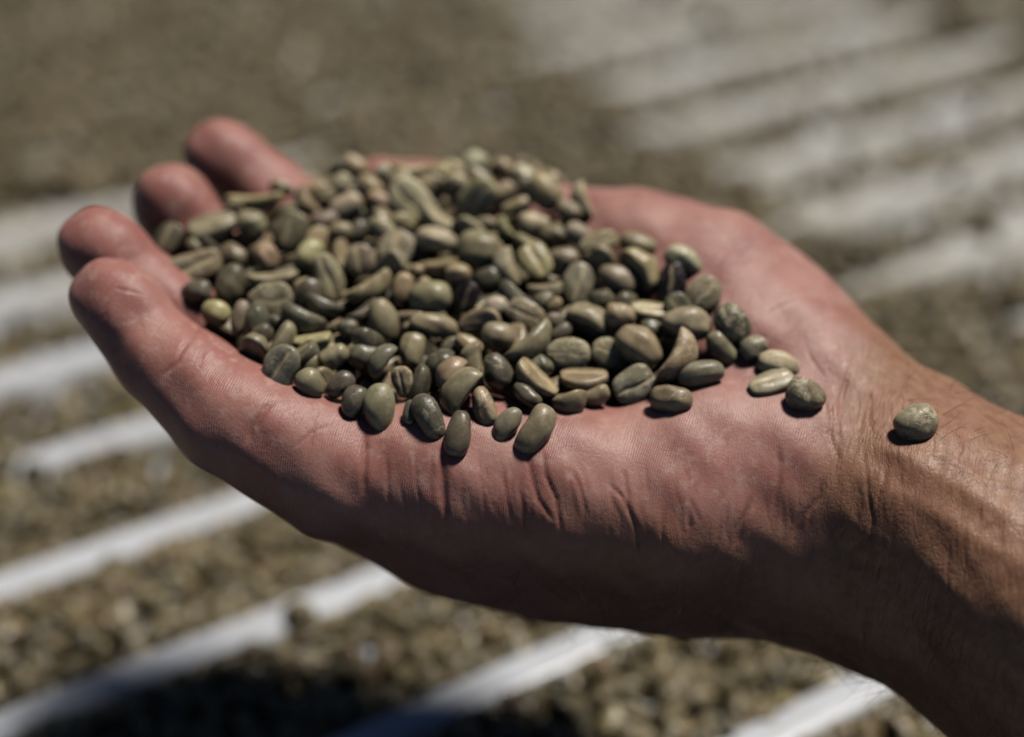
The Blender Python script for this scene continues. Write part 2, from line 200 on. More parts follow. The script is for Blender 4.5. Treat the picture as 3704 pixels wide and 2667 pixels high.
BURIED_BEANS = [
(-58,268.5,135.7,0.034,-0.679,0.337,0.652,9.9,6.6),
(-11,300.4,142.6,0.405,0.177,-0.617,0.651,10.7,7.1),
(-46.7,258.2,134.6,0.002,0.365,-0.006,-0.931,9.5,6.9),
(0.4,280.1,138,0.11,-0.34,-0.406,-0.841,10,7.6),
(3.8,298.4,141.5,0.054,-0.296,-0.122,-0.946,9.4,6.4),
(-57.1,308.4,143.3,0.474,-0.257,0.047,0.841,9.7,7.5),
(-47.2,296.9,140.4,0.55,0.44,-0.204,0.68,9.7,6.8),
(-7.9,259,133.6,0.146,0.64,0.174,0.734,9.9,7),
(-32.1,264.4,134.9,0.444,-0.3,-0.476,-0.697,9.8,6.6),
(-40.8,292.9,139.8,0.367,0.473,0.1,0.795,9,6),
(-27.4,304.7,142.5,0.377,-0.142,-0.588,-0.701,9.1,6.8),
(-7.5,271.8,135.9,0.061,0.199,0.583,-0.785,10.2,6.9),
(-57.4,260.4,133.7,0.321,0.528,0.541,-0.57,10.1,7),
(-29.5,288.4,140,0.085,0.405,0.481,-0.773,10.1,7),
(-9.1,318.6,147.2,0.194,-0.375,-0.604,-0.676,10.2,6.8),
(-34.8,274.4,136.5,0.391,0.199,-0.288,-0.851,9,6),
(25.1,276.8,137.5,0.131,-0.609,0.517,0.587,9,6.5),
(12.1,252.5,129.2,0.354,-0.203,0.299,0.863,10.2,7.5),
(19.5,290.7,140.9,0.309,0.508,0.479,-0.646,11,7.4),
(-67.3,307.5,142.6,0.141,0.375,-0.518,0.756,9.2,6.4),
(-2.6,309.8,141.4,0.365,0.021,-0.194,-0.91,9.9,7.7),
(-52.7,304.6,138.7,0.151,-0.349,0.405,0.831,9.6,7.3),
(7.2,292.4,136.3,0.616,-0.125,0.171,0.759,10.6,8),
(-38.2,266.4,132.1,0.246,0.042,0.24,-0.938,9.8,7.5),
(-40.6,259.1,129.2,0.143,0.546,0.196,0.802,9,6.9),
(-20.9,315.4,142.7,0.646,-0.094,0.094,-0.752,10.3,7.8),
(-18.9,276.4,132.8,0.581,-0.056,0.122,-0.803,9.7,6.8),
(-13.4,287.4,135.3,0.35,-0.345,-0.132,-0.86,10.4,7.4),
(-25.5,286.1,136.7,0.603,0.047,0.147,0.783,10.2,7.4),
(-40.4,253.8,129.4,0.225,0.469,-0.362,0.773,10.7,7.2),
(-6.1,290.6,135.7,0.556,0.323,0.528,0.555,9.9,7.4),
(22.3,285.1,137.7,0.573,-0.293,0.267,-0.717,9,7),
(-20.5,266.2,131.1,0.363,0.323,-0.493,0.722,10.6,7.6),
(2.7,253,128.9,0.471,-0.159,-0.482,0.721,11,7.5),
(1,327.4,145.6,0.405,0.551,-0.295,0.667,9.7,6.6),
(32.9,263.2,128.4,0.018,0.198,-0.34,-0.919,9.4,7.2),
(5.1,320.8,146.2,0.548,-0.094,-0.419,0.718,10.1,6.8),
(-44.4,302.9,140.1,0.45,0.16,-0.024,0.878,9.9,7.2),
(-31.6,272.8,133.3,0.031,-0.006,0.656,-0.754,9.3,6.6),
(-72.4,289.8,137.1,0.442,0.156,0.495,-0.732,9.4,6.4),
(-51.9,263.1,134.8,0.228,0.484,-0.152,-0.832,10.7,7.2),
(-57.8,300.7,137.9,0.479,0.029,-0.166,0.861,9.2,6.7),
(11.6,303.9,140.7,0.21,0.445,0.237,0.837,9.2,6.1),
(-29.5,263.1,129,0.222,0.065,-0.423,-0.876,9.3,6.7),
(-12.8,264.3,130.7,0.666,0.194,0.474,-0.542,10.8,7.8),
(30.6,275.4,132.9,0.442,0.414,0.326,0.726,9.1,6.8),
(37.7,270.8,131.8,0.254,-0.438,0.439,0.742,9.6,7.2),
(-15.2,312.1,141.9,0.478,0.165,0.346,-0.791,10.1,6.8),
(8.5,258.7,128.2,0.653,0.06,-0.317,-0.685,9,6.7),
(-26.9,254.5,128,0.478,0.041,0.411,-0.775,9.8,7.1),
(-54.8,279.1,135.4,0.481,0.38,-0.176,0.77,10,6.7),
(-60.6,286,135.1,0.127,0.44,-0.072,0.886,9.2,6.6),
(-23.6,274.1,135.2,0.218,-0.09,0.416,0.878,9.5,6.4),
(-13.6,296.1,137.2,0.187,0.229,-0.122,-0.947,10,6.7),
(12,266.6,130.5,0.075,-0.266,0.505,0.818,10.7,8.3),
(-17.8,304.1,140,0.219,0.114,-0.271,0.931,10.2,7.3),
(7.2,279,136.2,0.001,0.706,-0.364,0.607,10,6.9),
(-24.7,295.4,136.7,0.536,0.034,-0.096,-0.838,10.1,7.1),
(-3,287.3,134.8,0.178,-0.671,-0.005,0.72,9.3,6.5),
(-43,274.5,132.4,0.365,-0.204,-0.063,0.906,9,6.6),
(3.7,307.5,141.1,0.279,0.421,-0.204,-0.839,9.1,6.1),
(-37,313.6,141.6,0.567,-0.086,-0.03,-0.818,10.8,7.9),
(-5.9,280.3,135.8,0.415,-0.017,0.104,-0.904,9.3,6.3),
(-54.3,289.9,135.6,0.002,-0.17,0.547,0.82,9.8,7.6),
(-37,299.4,138.6,0.402,-0.049,-0.169,0.899,9.3,7),
(-2.8,275.2,132.4,0.194,-0.196,0.637,-0.72,10.8,7.9),
(-6.3,304,139.5,0.068,0.011,0.03,-0.997,10.1,7.7),
(25,268.8,127.1,0.044,0.039,0.09,-0.994,10.7,7.5),
(16.6,296.9,138.5,0.262,-0.171,0.218,-0.924,9.9,7.2),
(20.8,261.3,124.6,0.25,-0.397,-0.189,-0.863,10.7,7.4),
(-3.1,297.3,138.4,0.228,0.29,0.374,0.851,9.7,7.5),
(-47.6,278.8,137.1,0.421,-0.396,0.389,0.718,10.8,7.7),
(23.9,275.7,131.4,0.326,-0.566,-0.435,0.62,10.2,6.9),
(4.5,269.7,130.9,0.323,0.371,0.338,-0.802,9.7,7.4),
(11.6,277.1,133.1,0.141,0.384,-0.59,-0.696,9.9,7.4),
(-33.2,307.1,141.3,0.121,0.668,0.368,-0.635,9.4,7),
(-44.7,316,143.8,0.102,-0.009,-0.316,0.943,10,6.7),
(-8.4,314.7,144.5,0.027,-0.205,-0.366,-0.907,10.1,7.5),
(-53.2,270.4,131.8,0.367,0.104,-0.59,0.712,10.4,7.7),
(-42.1,295.2,136.5,0.337,-0.378,0.387,-0.771,9.9,7.1),
(-47.5,265.5,130.5,0.504,0.096,0.455,-0.728,9.6,7),
(32.2,268.8,130.9,0.11,0.608,0.1,-0.779,9.5,6.5),
(-18.4,261.4,129,0.316,-0.014,-0.458,0.831,9.5,6.8),
(-62.8,296.6,137,0.427,-0.361,0.161,0.814,10.8,7.8),
(37.9,274.6,138.8,0.411,0.237,-0.405,0.781,9.6,6.9),
(-43.8,311.7,140.3,0.174,0.25,-0.329,-0.894,9,6.3),
(-29.2,320.3,143.8,0.31,0.231,-0.183,0.904,10.3,7.5),
(-66,285.1,135.2,0.052,-0.451,-0.517,-0.726,10.4,7.3),
(-52.1,294,136.6,0.408,-0.225,0.493,0.735,9.1,7.1),
(-32.4,282.2,134.6,0.353,0.115,-0.401,-0.837,10,7.3),
(0.3,268.4,133.9,0.705,-0.014,-0.232,0.67,9.4,6.2),
(-41,322.1,145,0.379,0.014,-0.129,-0.916,9.9,6.7),
(-18.9,281.8,137.4,0.031,0.433,0.043,0.9,9.2,6.6),
(-71.5,295.8,139.4,0.218,-0.317,-0.245,-0.89,9.5,6.8),
(-20.7,253.1,131.4,0.229,0.559,-0.137,-0.785,9.7,6.5),
(-43.9,257,131.2,0.035,-0.704,0.003,-0.709,9.7,6.7),
(-24.5,299.6,139.7,0.134,0.074,0.21,-0.966,10,6.8),
(-21.9,270.7,131.8,0.391,0.496,-0.529,0.568,10.2,7.4),
(25.4,270.7,133,0.266,-0.584,0.533,0.552,9.3,7.3),
(11.6,271.1,130.6,0.215,0.076,-0.233,-0.945,9.2,7),
]
DEEP_BEANS = [
(-22.9,274.4,127.5,0.139,0.334,-0.195,0.912,10.7,7.7),
(-19.1,306.8,138.4,0.023,0.002,-0.586,0.81,10.4,7.4),
(-3.6,260.1,128.8,0.152,0.043,-0.254,0.954,9.6,7.1),
(10.5,284.9,129.9,0.656,0.068,0.453,-0.6,9.4,7.2),
(23.8,282.6,131.1,0.088,0.347,0.522,0.774,9.9,7.6),
(-38.2,282.6,132.3,0.223,0.048,-0.59,0.775,9.4,6.7),
(-26.7,279.3,125.7,0.238,0.52,-0.386,0.724,10.9,8.3),
(-7.7,305.3,135.2,0.223,0.107,0.238,0.939,10.7,8.3),
(-35.1,282,127.7,0.513,-0.306,-0.006,0.802,10.8,8.3),
(-58.5,282.8,130.4,0.333,0.566,-0.424,0.624,10.3,6.8),
(-60.9,270.7,128,0.25,0.419,0.318,-0.813,9.3,6.4),
(-8.7,268.7,125.2,0.102,0.268,0.473,-0.833,10.6,7.5),
(-40,273.9,127.1,0.329,-0.117,0.582,-0.734,9.8,7.6),
(1.3,265.2,123,0.599,0.335,-0.46,-0.563,10.4,7.2),
(-23.2,304.5,129.3,0.255,-0.169,-0.105,0.946,10.3,7.3),
(6.8,268.1,124.8,0.39,0.242,0.556,0.693,10.8,7.4),
(-37.1,295,127.5,0.392,0.012,-0.439,-0.809,10.4,7),
(-15.1,292.7,125.6,0.554,-0.33,-0.345,-0.682,9.1,6.5),
(-36.6,319.1,141.9,0.65,-0.264,-0.296,-0.648,10.5,8.1),
(-46,282.2,130.7,0.208,0.07,-0.325,-0.92,10.6,7),
(-11.7,278.3,124.9,0.027,-0.352,-0.051,-0.934,10.3,7.9),
(11.6,300,134.9,0.371,0.585,-0.299,0.657,9.7,6.8),
(0.8,276.8,122,0.332,-0.59,0.442,0.589,10.2,7.2),
(-23.4,271.8,120.6,0.667,0.053,-0.104,0.736,9.2,6.7),
(2.3,264.9,128.9,0.107,0.197,0.381,0.897,10.6,7.4),
(29.5,274.1,126,0.031,0.532,-0.233,0.813,9.1,7.1),
(-62.4,306.5,134.8,0.385,-0.124,-0.278,-0.871,9.5,7.2),
(-42.8,277,125.9,0.467,-0.263,0.348,-0.769,10.2,7.4),
(-51.8,265,125.2,0.137,0.624,-0.167,0.751,10.5,7.2),
(-29.7,314.1,133.1,0.142,0.232,-0.092,-0.958,9.6,6.8),
(-34,304.7,136.4,0.12,-0.184,0.381,0.898,11,7.7),
(9.8,273.6,128.6,0.403,0.129,-0.093,0.901,10.4,6.9),
(-48.8,307.2,138.6,0.378,-0.167,-0.362,0.836,9.3,6.2),
(-32.4,271.5,121.1,0.475,0.515,0.019,0.713,9.1,7.1),
(-31.8,297.5,129.9,0.663,-0.126,0.4,-0.62,10,7),
(-57.9,305.9,127.6,0.572,-0.094,0.176,-0.796,9.2,6.8),
(16.4,286.8,133.4,0.206,-0.224,0.271,-0.913,10,7.2),
(-27.6,272.9,126.3,0.651,0.05,0.271,-0.707,9.8,7.5),
(-25.4,288.2,126,0.335,-0.621,0.304,0.64,10.1,7),
(-18.4,277.7,124,0.427,0.22,0.088,-0.873,9.4,7.1),
(-42,300.1,134.2,0.032,-0.522,0.507,-0.686,10.9,8.4),
(14.2,286,127.9,0.122,0.579,-0.247,-0.767,10.1,6.8),
(-38.2,279.9,124.5,0.146,0.454,0.175,0.862,10.4,6.9),
(-10.6,278.9,128.7,0.166,-0.38,0.382,-0.826,10.6,7),
(-3.8,279,123.9,0.252,0.507,-0.361,-0.741,10.9,7.6),
(7.9,291.8,128.1,0.447,0.526,-0.252,0.678,11,7.5),
(-38,295.5,135.3,0.172,-0.27,0.109,-0.941,9.1,6),
(-44.7,324.9,140.2,0.269,0.267,0.623,0.684,10.9,8.2),
(6.5,297.5,129.3,0.152,0.641,-0.036,0.752,9.2,6.9),
(-14.1,272.7,121.6,0.432,-0.069,-0.308,-0.845,9.7,6.9),
(-47.7,336.5,132.2,0.262,-0.553,0.148,-0.777,10.1,7.1),
(17.3,264.1,126.6,0.037,0.108,0.522,-0.845,10.7,7.1),
(-27.7,294.9,130.9,0.409,0.345,0.086,-0.84,10.7,7.7),
(-3,294.1,128.7,0.23,-0.646,0.305,-0.661,10,7),
(2.5,299.1,131.7,0.474,-0.392,-0.317,0.723,9.8,7.4),
(-2.7,268.6,121.4,0.564,-0.328,-0.527,-0.544,10.6,7.6),
(-1.1,269.8,127.5,0.212,-0.574,-0.347,-0.71,10.2,6.9),
(-9.6,295.7,131.4,0.123,0.585,0.14,-0.789,9.9,7.5),
(-26.7,284,124.5,0.141,0.42,-0.251,0.861,9.6,6.9),
(-56.9,299.7,133.2,0.219,-0.076,0.117,-0.966,10.1,7),
(-13.9,309.6,127.1,0.275,-0.6,0.111,-0.743,10.2,7),
(-24.2,312.4,139.8,0.206,-0.031,0.309,0.928,9.4,7.1),
(-10.4,311.8,130.1,0.355,-0.562,0.437,0.605,9.2,6.8),
(6.4,281.1,125.1,0.161,-0.02,0.138,-0.977,10.8,7.7),
(-0.9,281.9,121.1,0.054,0.693,0.443,0.567,10.3,6.9),
(-35.4,287.3,123.6,0.417,0.302,-0.441,0.735,9.2,6.5),
(-48.5,297,129.7,0.289,0.023,0.008,0.957,9.4,6.3),
(-36.5,320.9,132.5,0.436,0.052,0.218,0.872,9.4,7.1),
(-49.1,289.1,129.9,0.591,0.314,0.431,0.605,10.7,8.1),
(-65.8,275,132.1,0.208,0.279,-0.025,0.937,9.8,7.6),
(-21.6,282.8,132.2,0.027,-0.678,0.385,-0.625,11,7.6),
(-19.3,313.6,125.1,0.188,-0.07,0.627,0.753,9.7,7.2),
(-16.4,299.5,129.9,0.161,0.323,-0.11,0.926,10.5,7.2),
(-29.8,309.3,138.7,0.084,0.456,0.292,-0.837,10.9,8.1),
(-4,277.4,123.8,0.253,-0.457,-0.23,-0.821,9.4,6.3),
(-40.1,264.9,125.9,0.255,-0.011,-0.586,-0.769,9.5,6.6),
(-13.3,272,130.4,0.608,0.243,0.486,0.579,9.1,6.4),
(-50.5,304.9,134.1,0.458,-0.26,0.28,0.803,9.5,6.5),
(-64.5,291.3,134.3,0.098,-0.291,-0.024,-0.951,10.8,8.3),
(30.4,268.7,123.8,0.308,0.133,0.14,0.932,9.6,6.9),
(9.5,327.7,143.3,0.056,-0.396,0.174,-0.9,9,6.6),
(-47.8,280.5,127.1,0.154,0.091,0.305,-0.935,10,6.8),
(7,332.6,141,0.134,0.054,-0.093,0.985,10.4,7.8),
(6.6,286.9,134.3,0.563,0.038,0.092,-0.821,9.2,6.5),
(18.1,290.5,126.9,0.131,0.247,0.296,-0.914,9.6,7.2),
(14.1,294.1,131.9,0.076,0.493,-0.515,-0.697,10.4,7),
(-43.2,305.1,136.8,0.436,0.553,0.034,-0.709,10.8,7.3),
(-44.4,266.9,123.4,0.064,0.36,-0.007,0.931,10.9,8.2),
(-59,304.8,132.8,0.448,-0.211,-0.441,-0.748,9.8,7),
(-6.2,273.4,125.8,0.527,-0.113,0.537,0.649,9.1,6.1),
(-20.3,265.3,123.9,0.167,-0.105,-0.164,-0.966,11,7.7),
(-2.6,280.4,132.7,0.02,0.689,-0.264,0.675,10.4,7.4),
(-46.7,330.5,138.5,0.011,-0.123,-0.27,0.955,10.2,7.1),
(-45,261.2,127.5,0.254,-0.492,-0.279,-0.784,10.2,6.9),
(16.2,276.6,126.2,0.273,0.058,-0.166,0.946,10,7.5),
(-5.5,293.7,128.8,0.533,-0.395,-0.527,0.532,10.3,7.4),
(-20.4,318.7,126.8,0.252,-0.111,0.324,0.905,9,6.2),
(-39,309.3,134.3,0.246,-0.09,-0.274,-0.925,9.3,7.1),
(-15.2,294.3,132.9,0.069,0.194,0.683,-0.7,9.5,6.8),
(-57.1,273.9,128.9,0.269,-0.176,0.577,0.751,9.4,7.2),
(-68.1,315.1,136.3,0.583,-0.258,-0.184,0.748,9.4,7.1),
(-35.7,310,138.2,0.131,-0.599,0.511,-0.602,9.2,6.4),
(11.5,268.6,120.6,0.182,-0.398,-0.635,0.637,9.2,6.3),
(18.4,268.8,125.2,0.048,0.623,0.108,0.774,10.6,8.2),
(-6.7,276.5,119.9,0.429,-0.462,0.157,-0.76,9.1,6),
(3.2,301.8,135.8,0.247,-0.113,0.512,0.815,10,7.4),
(-51.5,297.7,131.3,0.541,0.123,-0.052,-0.831,9.1,6.5),
(-20.7,287.5,124.5,0.34,-0.303,0.458,0.763,9.8,6.6),
(-27.3,306.7,133.3,0.463,-0.474,-0.436,0.609,10.5,8.1),
(-39.1,317.8,130.4,0.044,0.466,-0.543,0.697,9.4,6.4),
(21.9,292.1,133.9,0.478,-0.393,0.451,-0.643,9.5,6.4),
(-34,291.1,132.4,0.122,0.3,0.617,-0.717,9.5,6.4),
(-22.1,310.4,129,0.011,0.621,-0.1,-0.778,10.5,7.9),
(-9.7,265.1,124,0.027,0.402,0.5,-0.766,10.4,7.1),
(17.4,278.8,130.5,0.515,0.199,0.497,0.669,10.9,7.4),
(-42.9,286.9,132.5,0.31,-0.195,-0.188,-0.911,10.6,7.8),
(-19.9,295.4,135.2,0.643,-0.265,-0.337,-0.634,9.8,6.6),
(-65.6,304.8,138.7,0.286,0.158,-0.289,-0.9,9.6,6.9),
(-59.8,292.5,133.4,0.33,0.512,0.452,0.652,10.4,7.8),
(-33.8,286.5,130.8,0.024,-0.683,0.393,-0.615,9.2,6.6),
(11,277.1,121.4,0.42,-0.037,-0.568,0.707,10.4,7.5),
(4.9,273.4,120.4,0.253,-0.168,0.033,0.952,9.8,6.6),
(-17.5,290.7,128.5,0.179,-0.423,-0.473,0.752,9.3,6.2),
(-3.6,305.7,129.9,0.209,-0.1,0.412,-0.881,9.9,7.7),
(-43.1,316.4,139.3,0.127,0.2,-0.014,0.971,10.1,7.7),
(-44.7,332.5,130.4,0.286,-0.09,0.147,0.942,10.3,6.9),
(-47.4,300.3,135.6,0.367,0.559,-0.064,-0.741,9,6.4),
(-32.9,322,128.6,0.354,0.413,-0.052,-0.838,10.1,7.3),
(-18.5,314.9,133.2,0.418,0.531,0.195,0.711,10.7,7.9),
(2.3,296.2,137.3,0.525,-0.066,0.414,-0.741,9.5,7),
(17.8,272.2,120.9,0.238,0.378,-0.058,0.893,9.1,6.3),
(-15.8,270.7,127.9,0.239,0.65,0.505,-0.515,9.6,7.4),
(-7.3,284.3,131.1,0.088,0.574,0.281,0.764,9.3,6.6),
(-54.2,281.6,130.7,0.247,0.39,-0.409,0.787,9.9,7),
(-53.1,341.1,133.7,0.298,-0.47,0.064,-0.828,9.7,7.4),
(-9.5,301.2,132.9,0.019,-0.69,-0.162,0.705,9.1,6.7),
(-29.7,318.4,135.5,0.237,0.261,-0.517,0.78,9,6.3),
(-46.8,332.2,131.7,0.341,0.61,-0.3,0.65,10.1,7.4),
(-31.6,276.1,121.9,0.396,0.452,0.162,-0.783,9.7,6.7),
(-30.9,267.6,127.5,0.457,0.054,0.139,-0.877,9.4,6.8),
(-42.7,294.1,128.7,0.337,-0.427,0.384,0.746,9.2,6.2),
(1.2,293.8,128.7,0.262,0.402,-0.524,0.704,9.7,7.3),
(-47.2,293.4,133.1,0.398,0.012,-0.162,0.903,10,7.1),
(-52,273.5,127.1,0.209,-0.59,-0.518,0.583,9.5,7),
(-25,315.6,129.9,0.407,-0.458,-0.144,-0.777,9.7,7.5),
(-31.3,295.5,135.8,0.087,0.7,-0.123,-0.698,9.9,6.9),
(-29.1,309.3,126.5,0.16,0.595,0.027,0.787,9.5,7.1),
(-8,312.4,139.6,0.054,-0.412,-0.15,-0.897,10.5,7.1),
(-30.6,266.8,120.9,0.149,0.188,0.211,-0.948,10.5,7.5),
(-30.2,258.3,124.1,0.18,0.434,0.134,0.872,10.3,7.2),
(8.8,341.5,137.1,0.563,0.212,0.428,0.675,10.6,7.8),
(-72.7,325.8,129.4,0.108,-0.135,-0.401,0.9,10.4,7.6),
(-3.2,287.4,127,0.111,0.129,-0.287,-0.943,9,6.1),
(-19.3,282.8,123.2,0.147,-0.623,0.351,0.683,10.6,7.8),
(-14.8,306.6,131.6,0.507,0.073,0.115,-0.851,9.9,6.7),
(-20,307.5,133.6,0.43,-0.021,0.222,-0.875,10.1,7.9),
(-10.5,281.4,120.5,0.623,0.256,0.143,0.725,9.9,6.7),
(-23.3,286.6,132.4,0.319,0.308,-0.417,-0.794,10.5,7.2),
(-13.1,288.3,124.1,0.314,-0.284,0.228,-0.876,10.6,8.1),
(25,265.9,124.5,0.229,-0.019,-0.216,-0.949,9.5,7.2),
(-17.8,277,128.1,0.278,-0.095,0.285,0.913,9.1,6),
(1.2,304.9,137.1,0.142,0.055,0.646,0.748,10.6,7.2),
(-38,261,122,0.385,-0.509,0.475,-0.606,9,6),
(5.4,279.8,130.8,0.14,-0.445,-0.277,-0.84,10.1,7.7),
(-42.2,288.6,126.4,0.513,0.049,-0.303,0.802,9.3,7.1),
(12.5,271.1,125.7,0.194,0.058,-0.076,-0.976,9.9,6.8),
(-63.9,311.5,137,0.042,-0.496,0.4,-0.77,10,7.3),
(-54.5,299.2,128.8,0.157,0.252,-0.555,0.777,9.5,7.2),
(2.5,260.5,125.2,0.506,0.331,-0.123,0.787,10.8,8.1),
(5.1,340.3,138.5,0.428,0.487,0.353,0.674,9,6.5),
(-27.9,287.7,130.3,0.077,-0.469,0.127,0.87,10.6,8),
(-15.1,300.2,135.1,0.096,-0.512,0.429,-0.738,10,7.4),
(21.1,284.9,126.1,0.051,0.182,-0.469,-0.863,10.6,8.2),
(-41.8,280.3,133.5,0.183,0.067,-0.27,-0.943,9.9,6.5),
(2,335.8,140.8,0.522,0.373,-0.135,0.755,9.2,6.9),
(-14,265.5,122.5,0.494,0.415,-0.525,-0.555,9.7,6.6),
(-24.2,292.8,126.8,0.211,-0.526,0.164,0.808,10.2,7.8),
(0.1,289.6,124.2,0.48,0.309,0.474,-0.67,9.5,7.1),
(3.4,275.4,130.2,0.079,0.52,-0.166,-0.834,9.1,6.5),
(-23.8,259.9,127.5,0.229,-0.353,-0.536,-0.732,9.3,6.3),
(-14.9,286.3,130.4,0.272,0.23,0.397,-0.846,10,6.8),
(-23,298.5,129.6,0.187,-0.022,0.445,0.875,10.1,6.9),
(-57.5,265.2,129.4,0.091,0.3,-0.305,-0.899,10.7,7.8),
(-39.5,296.9,130.7,0.184,0.022,0.489,0.852,9.6,6.6),
(-33.6,302.2,128.7,0.283,0.321,-0.354,-0.832,9.3,6.4),
(0.5,339.3,139.2,0.612,-0.025,0.074,-0.787,10.3,7.4),
(-21.1,268.5,127,0.119,0.145,0.664,0.724,9.3,6.2),
(-31.4,277.2,128,0.103,-0.592,-0.555,0.576,9.3,6.6),
(-28.1,301,130.8,0.334,-0.555,0.362,-0.67,9.5,6.6),
(10.6,283.1,133,0.364,0.402,-0.43,0.722,10.1,7.5),
]
HAND = dict(palm=[
((87.0,242.8,87.6),(67.2,249.1,88.0),18,15.5,17),
((67.2,249.1,88.0),(38.0,251.8,86.6),15.5,15.4,17),
((38.0,251.8,86.6),(11.4,253.2,88.7),15.4,15,17),
((11.4,253.2,88.7),(-12.9,252.7,94.9),15,14,17),
((-12.9,252.7,94.9),(-33.7,252.5,101.7),14,13,17),
((64.1,246.3,103.3),(36.1,247.3,104.8),18.5,19.8,9),
((36.1,247.3,104.8),(10.6,248.8,106.9),19.8,19.5,9),
((10.6,248.8,106.9),(-12.7,248.1,110.4),19.5,17.6,9),
((-12.7,248.1,110.4),(-35.0,245.4,114.4),17.6,13.6,9),
((67.8,253.6,103.3),(16.5,262.4,96.7),19,16,9),
((16.5,262.4,96.7),(-39.3,266.9,105.1),16,12.5,9),
((70.1,265.8,107.0),(17.6,275.1,101.2),19,15,9),
((17.6,275.1,101.2),(-39.8,281.9,109.3),15,12,9),
((70.1,278.1,112.6),(18.8,291.7,107.7),18,14,9),
((18.8,291.7,107.7),(-36.2,301.6,113.3),14,12,9),
((71.5,278.1,117.9),(59.7,290.7,122.1),19,19.5,10),
((59.7,290.7,122.1),(47.3,303.5,126.6),19.5,19.5,10),
((47.3,303.5,126.6),(29.4,312.5,130.9),19.5,15.2,10),
((29.4,312.5,130.9),(14.6,317.2,132.5),15.2,12,10),
((53.9,279.2,123.0),(39.8,293.4,126.1),17,15,10),
((18.4,308.3,121.3),(-15.8,306.1,114.6),11,11,10),
((70.0,260.5,109.9),(89.6,243.8,108.5),19,21,10),
((89.6,243.8,108.5),(110.9,225.3,101.0),21,23,10),
((110.9,225.3,101.0),(162.5,187.7,79.8),23,30,10),
((162.5,187.7,79.8),(234.6,138.4,48.4),30,36,10),
((68.1,248.0,95.2),(88.9,240.9,91.9),17.5,19.5,10),
((88.9,240.9,91.9),(115.0,225.1,83.0),19.5,22,10),
((115.0,225.1,83.0),(168.0,187.3,63.3),22,28,10),
((168.0,187.3,63.3),(244.0,135.9,27.0),28,33,10),
((71.7,275.1,113.5),(94.1,258.0,106.2),19,21,10),
((94.1,258.0,106.2),(115.7,242.0,100.5),21,24,10),
((115.7,242.0,100.5),(168.4,203.0,82.5),24,30,10),
((168.4,203.0,82.5),(243.1,151.5,49.8),30,36,10),
((57.7,252.3,115.7),(43.8,255.4,116.6),15,15,10),
], fingers=[
[((-39.0,245.5,112.7),13.8),((-61.6,251.2,122.8),12.6),((-77.7,261.2,130.4),9.9),((-90.8,271.4,139.9),8.9)],
[((-41.5,266.9,105.1),12),((-68.6,278.9,119.1),10.6),((-86.0,284.5,132.6),9.9),((-98.3,289.9,142.2),9.2)],
[((-41.0,282.7,108.7),12),((-64.6,297.9,122.0),10.5),((-77.6,306.7,133.1),9.4),((-86.0,312.3,143.0),8.9)],
[((-37.3,301.6,113.3),12),((-50.8,317.9,126.4),10.6),((-65.1,328.9,137.1),10.2),((-77.4,334.1,144.7),9.4)],
[((14.6,317.2,132.5),12),((-13.5,328.6,134.9),11.2),((-35.8,333.9,135.6),9.6)],
], pads=[
[((-87.3,268.5,139.7),7.7),((-69.5,255.8,129.1),8.9),((-50.1,247.9,120.3),12.0)],
[((-95.1,288.2,141.9),8.0),((-77.1,281.3,128.3),8.9),((-54.8,272.5,114.5),10.0)],
[((-83.7,310.5,142.7),7.7),((-70.9,301.9,130.0),8.4),((-52.6,289.9,117.8),9.9)],
[((-74.2,332.4,145.0),8.2),((-57.8,323.0,134.2),9.2),((-43.8,309.4,122.3),10.0)],
[],
], dents=[], web=6.0)
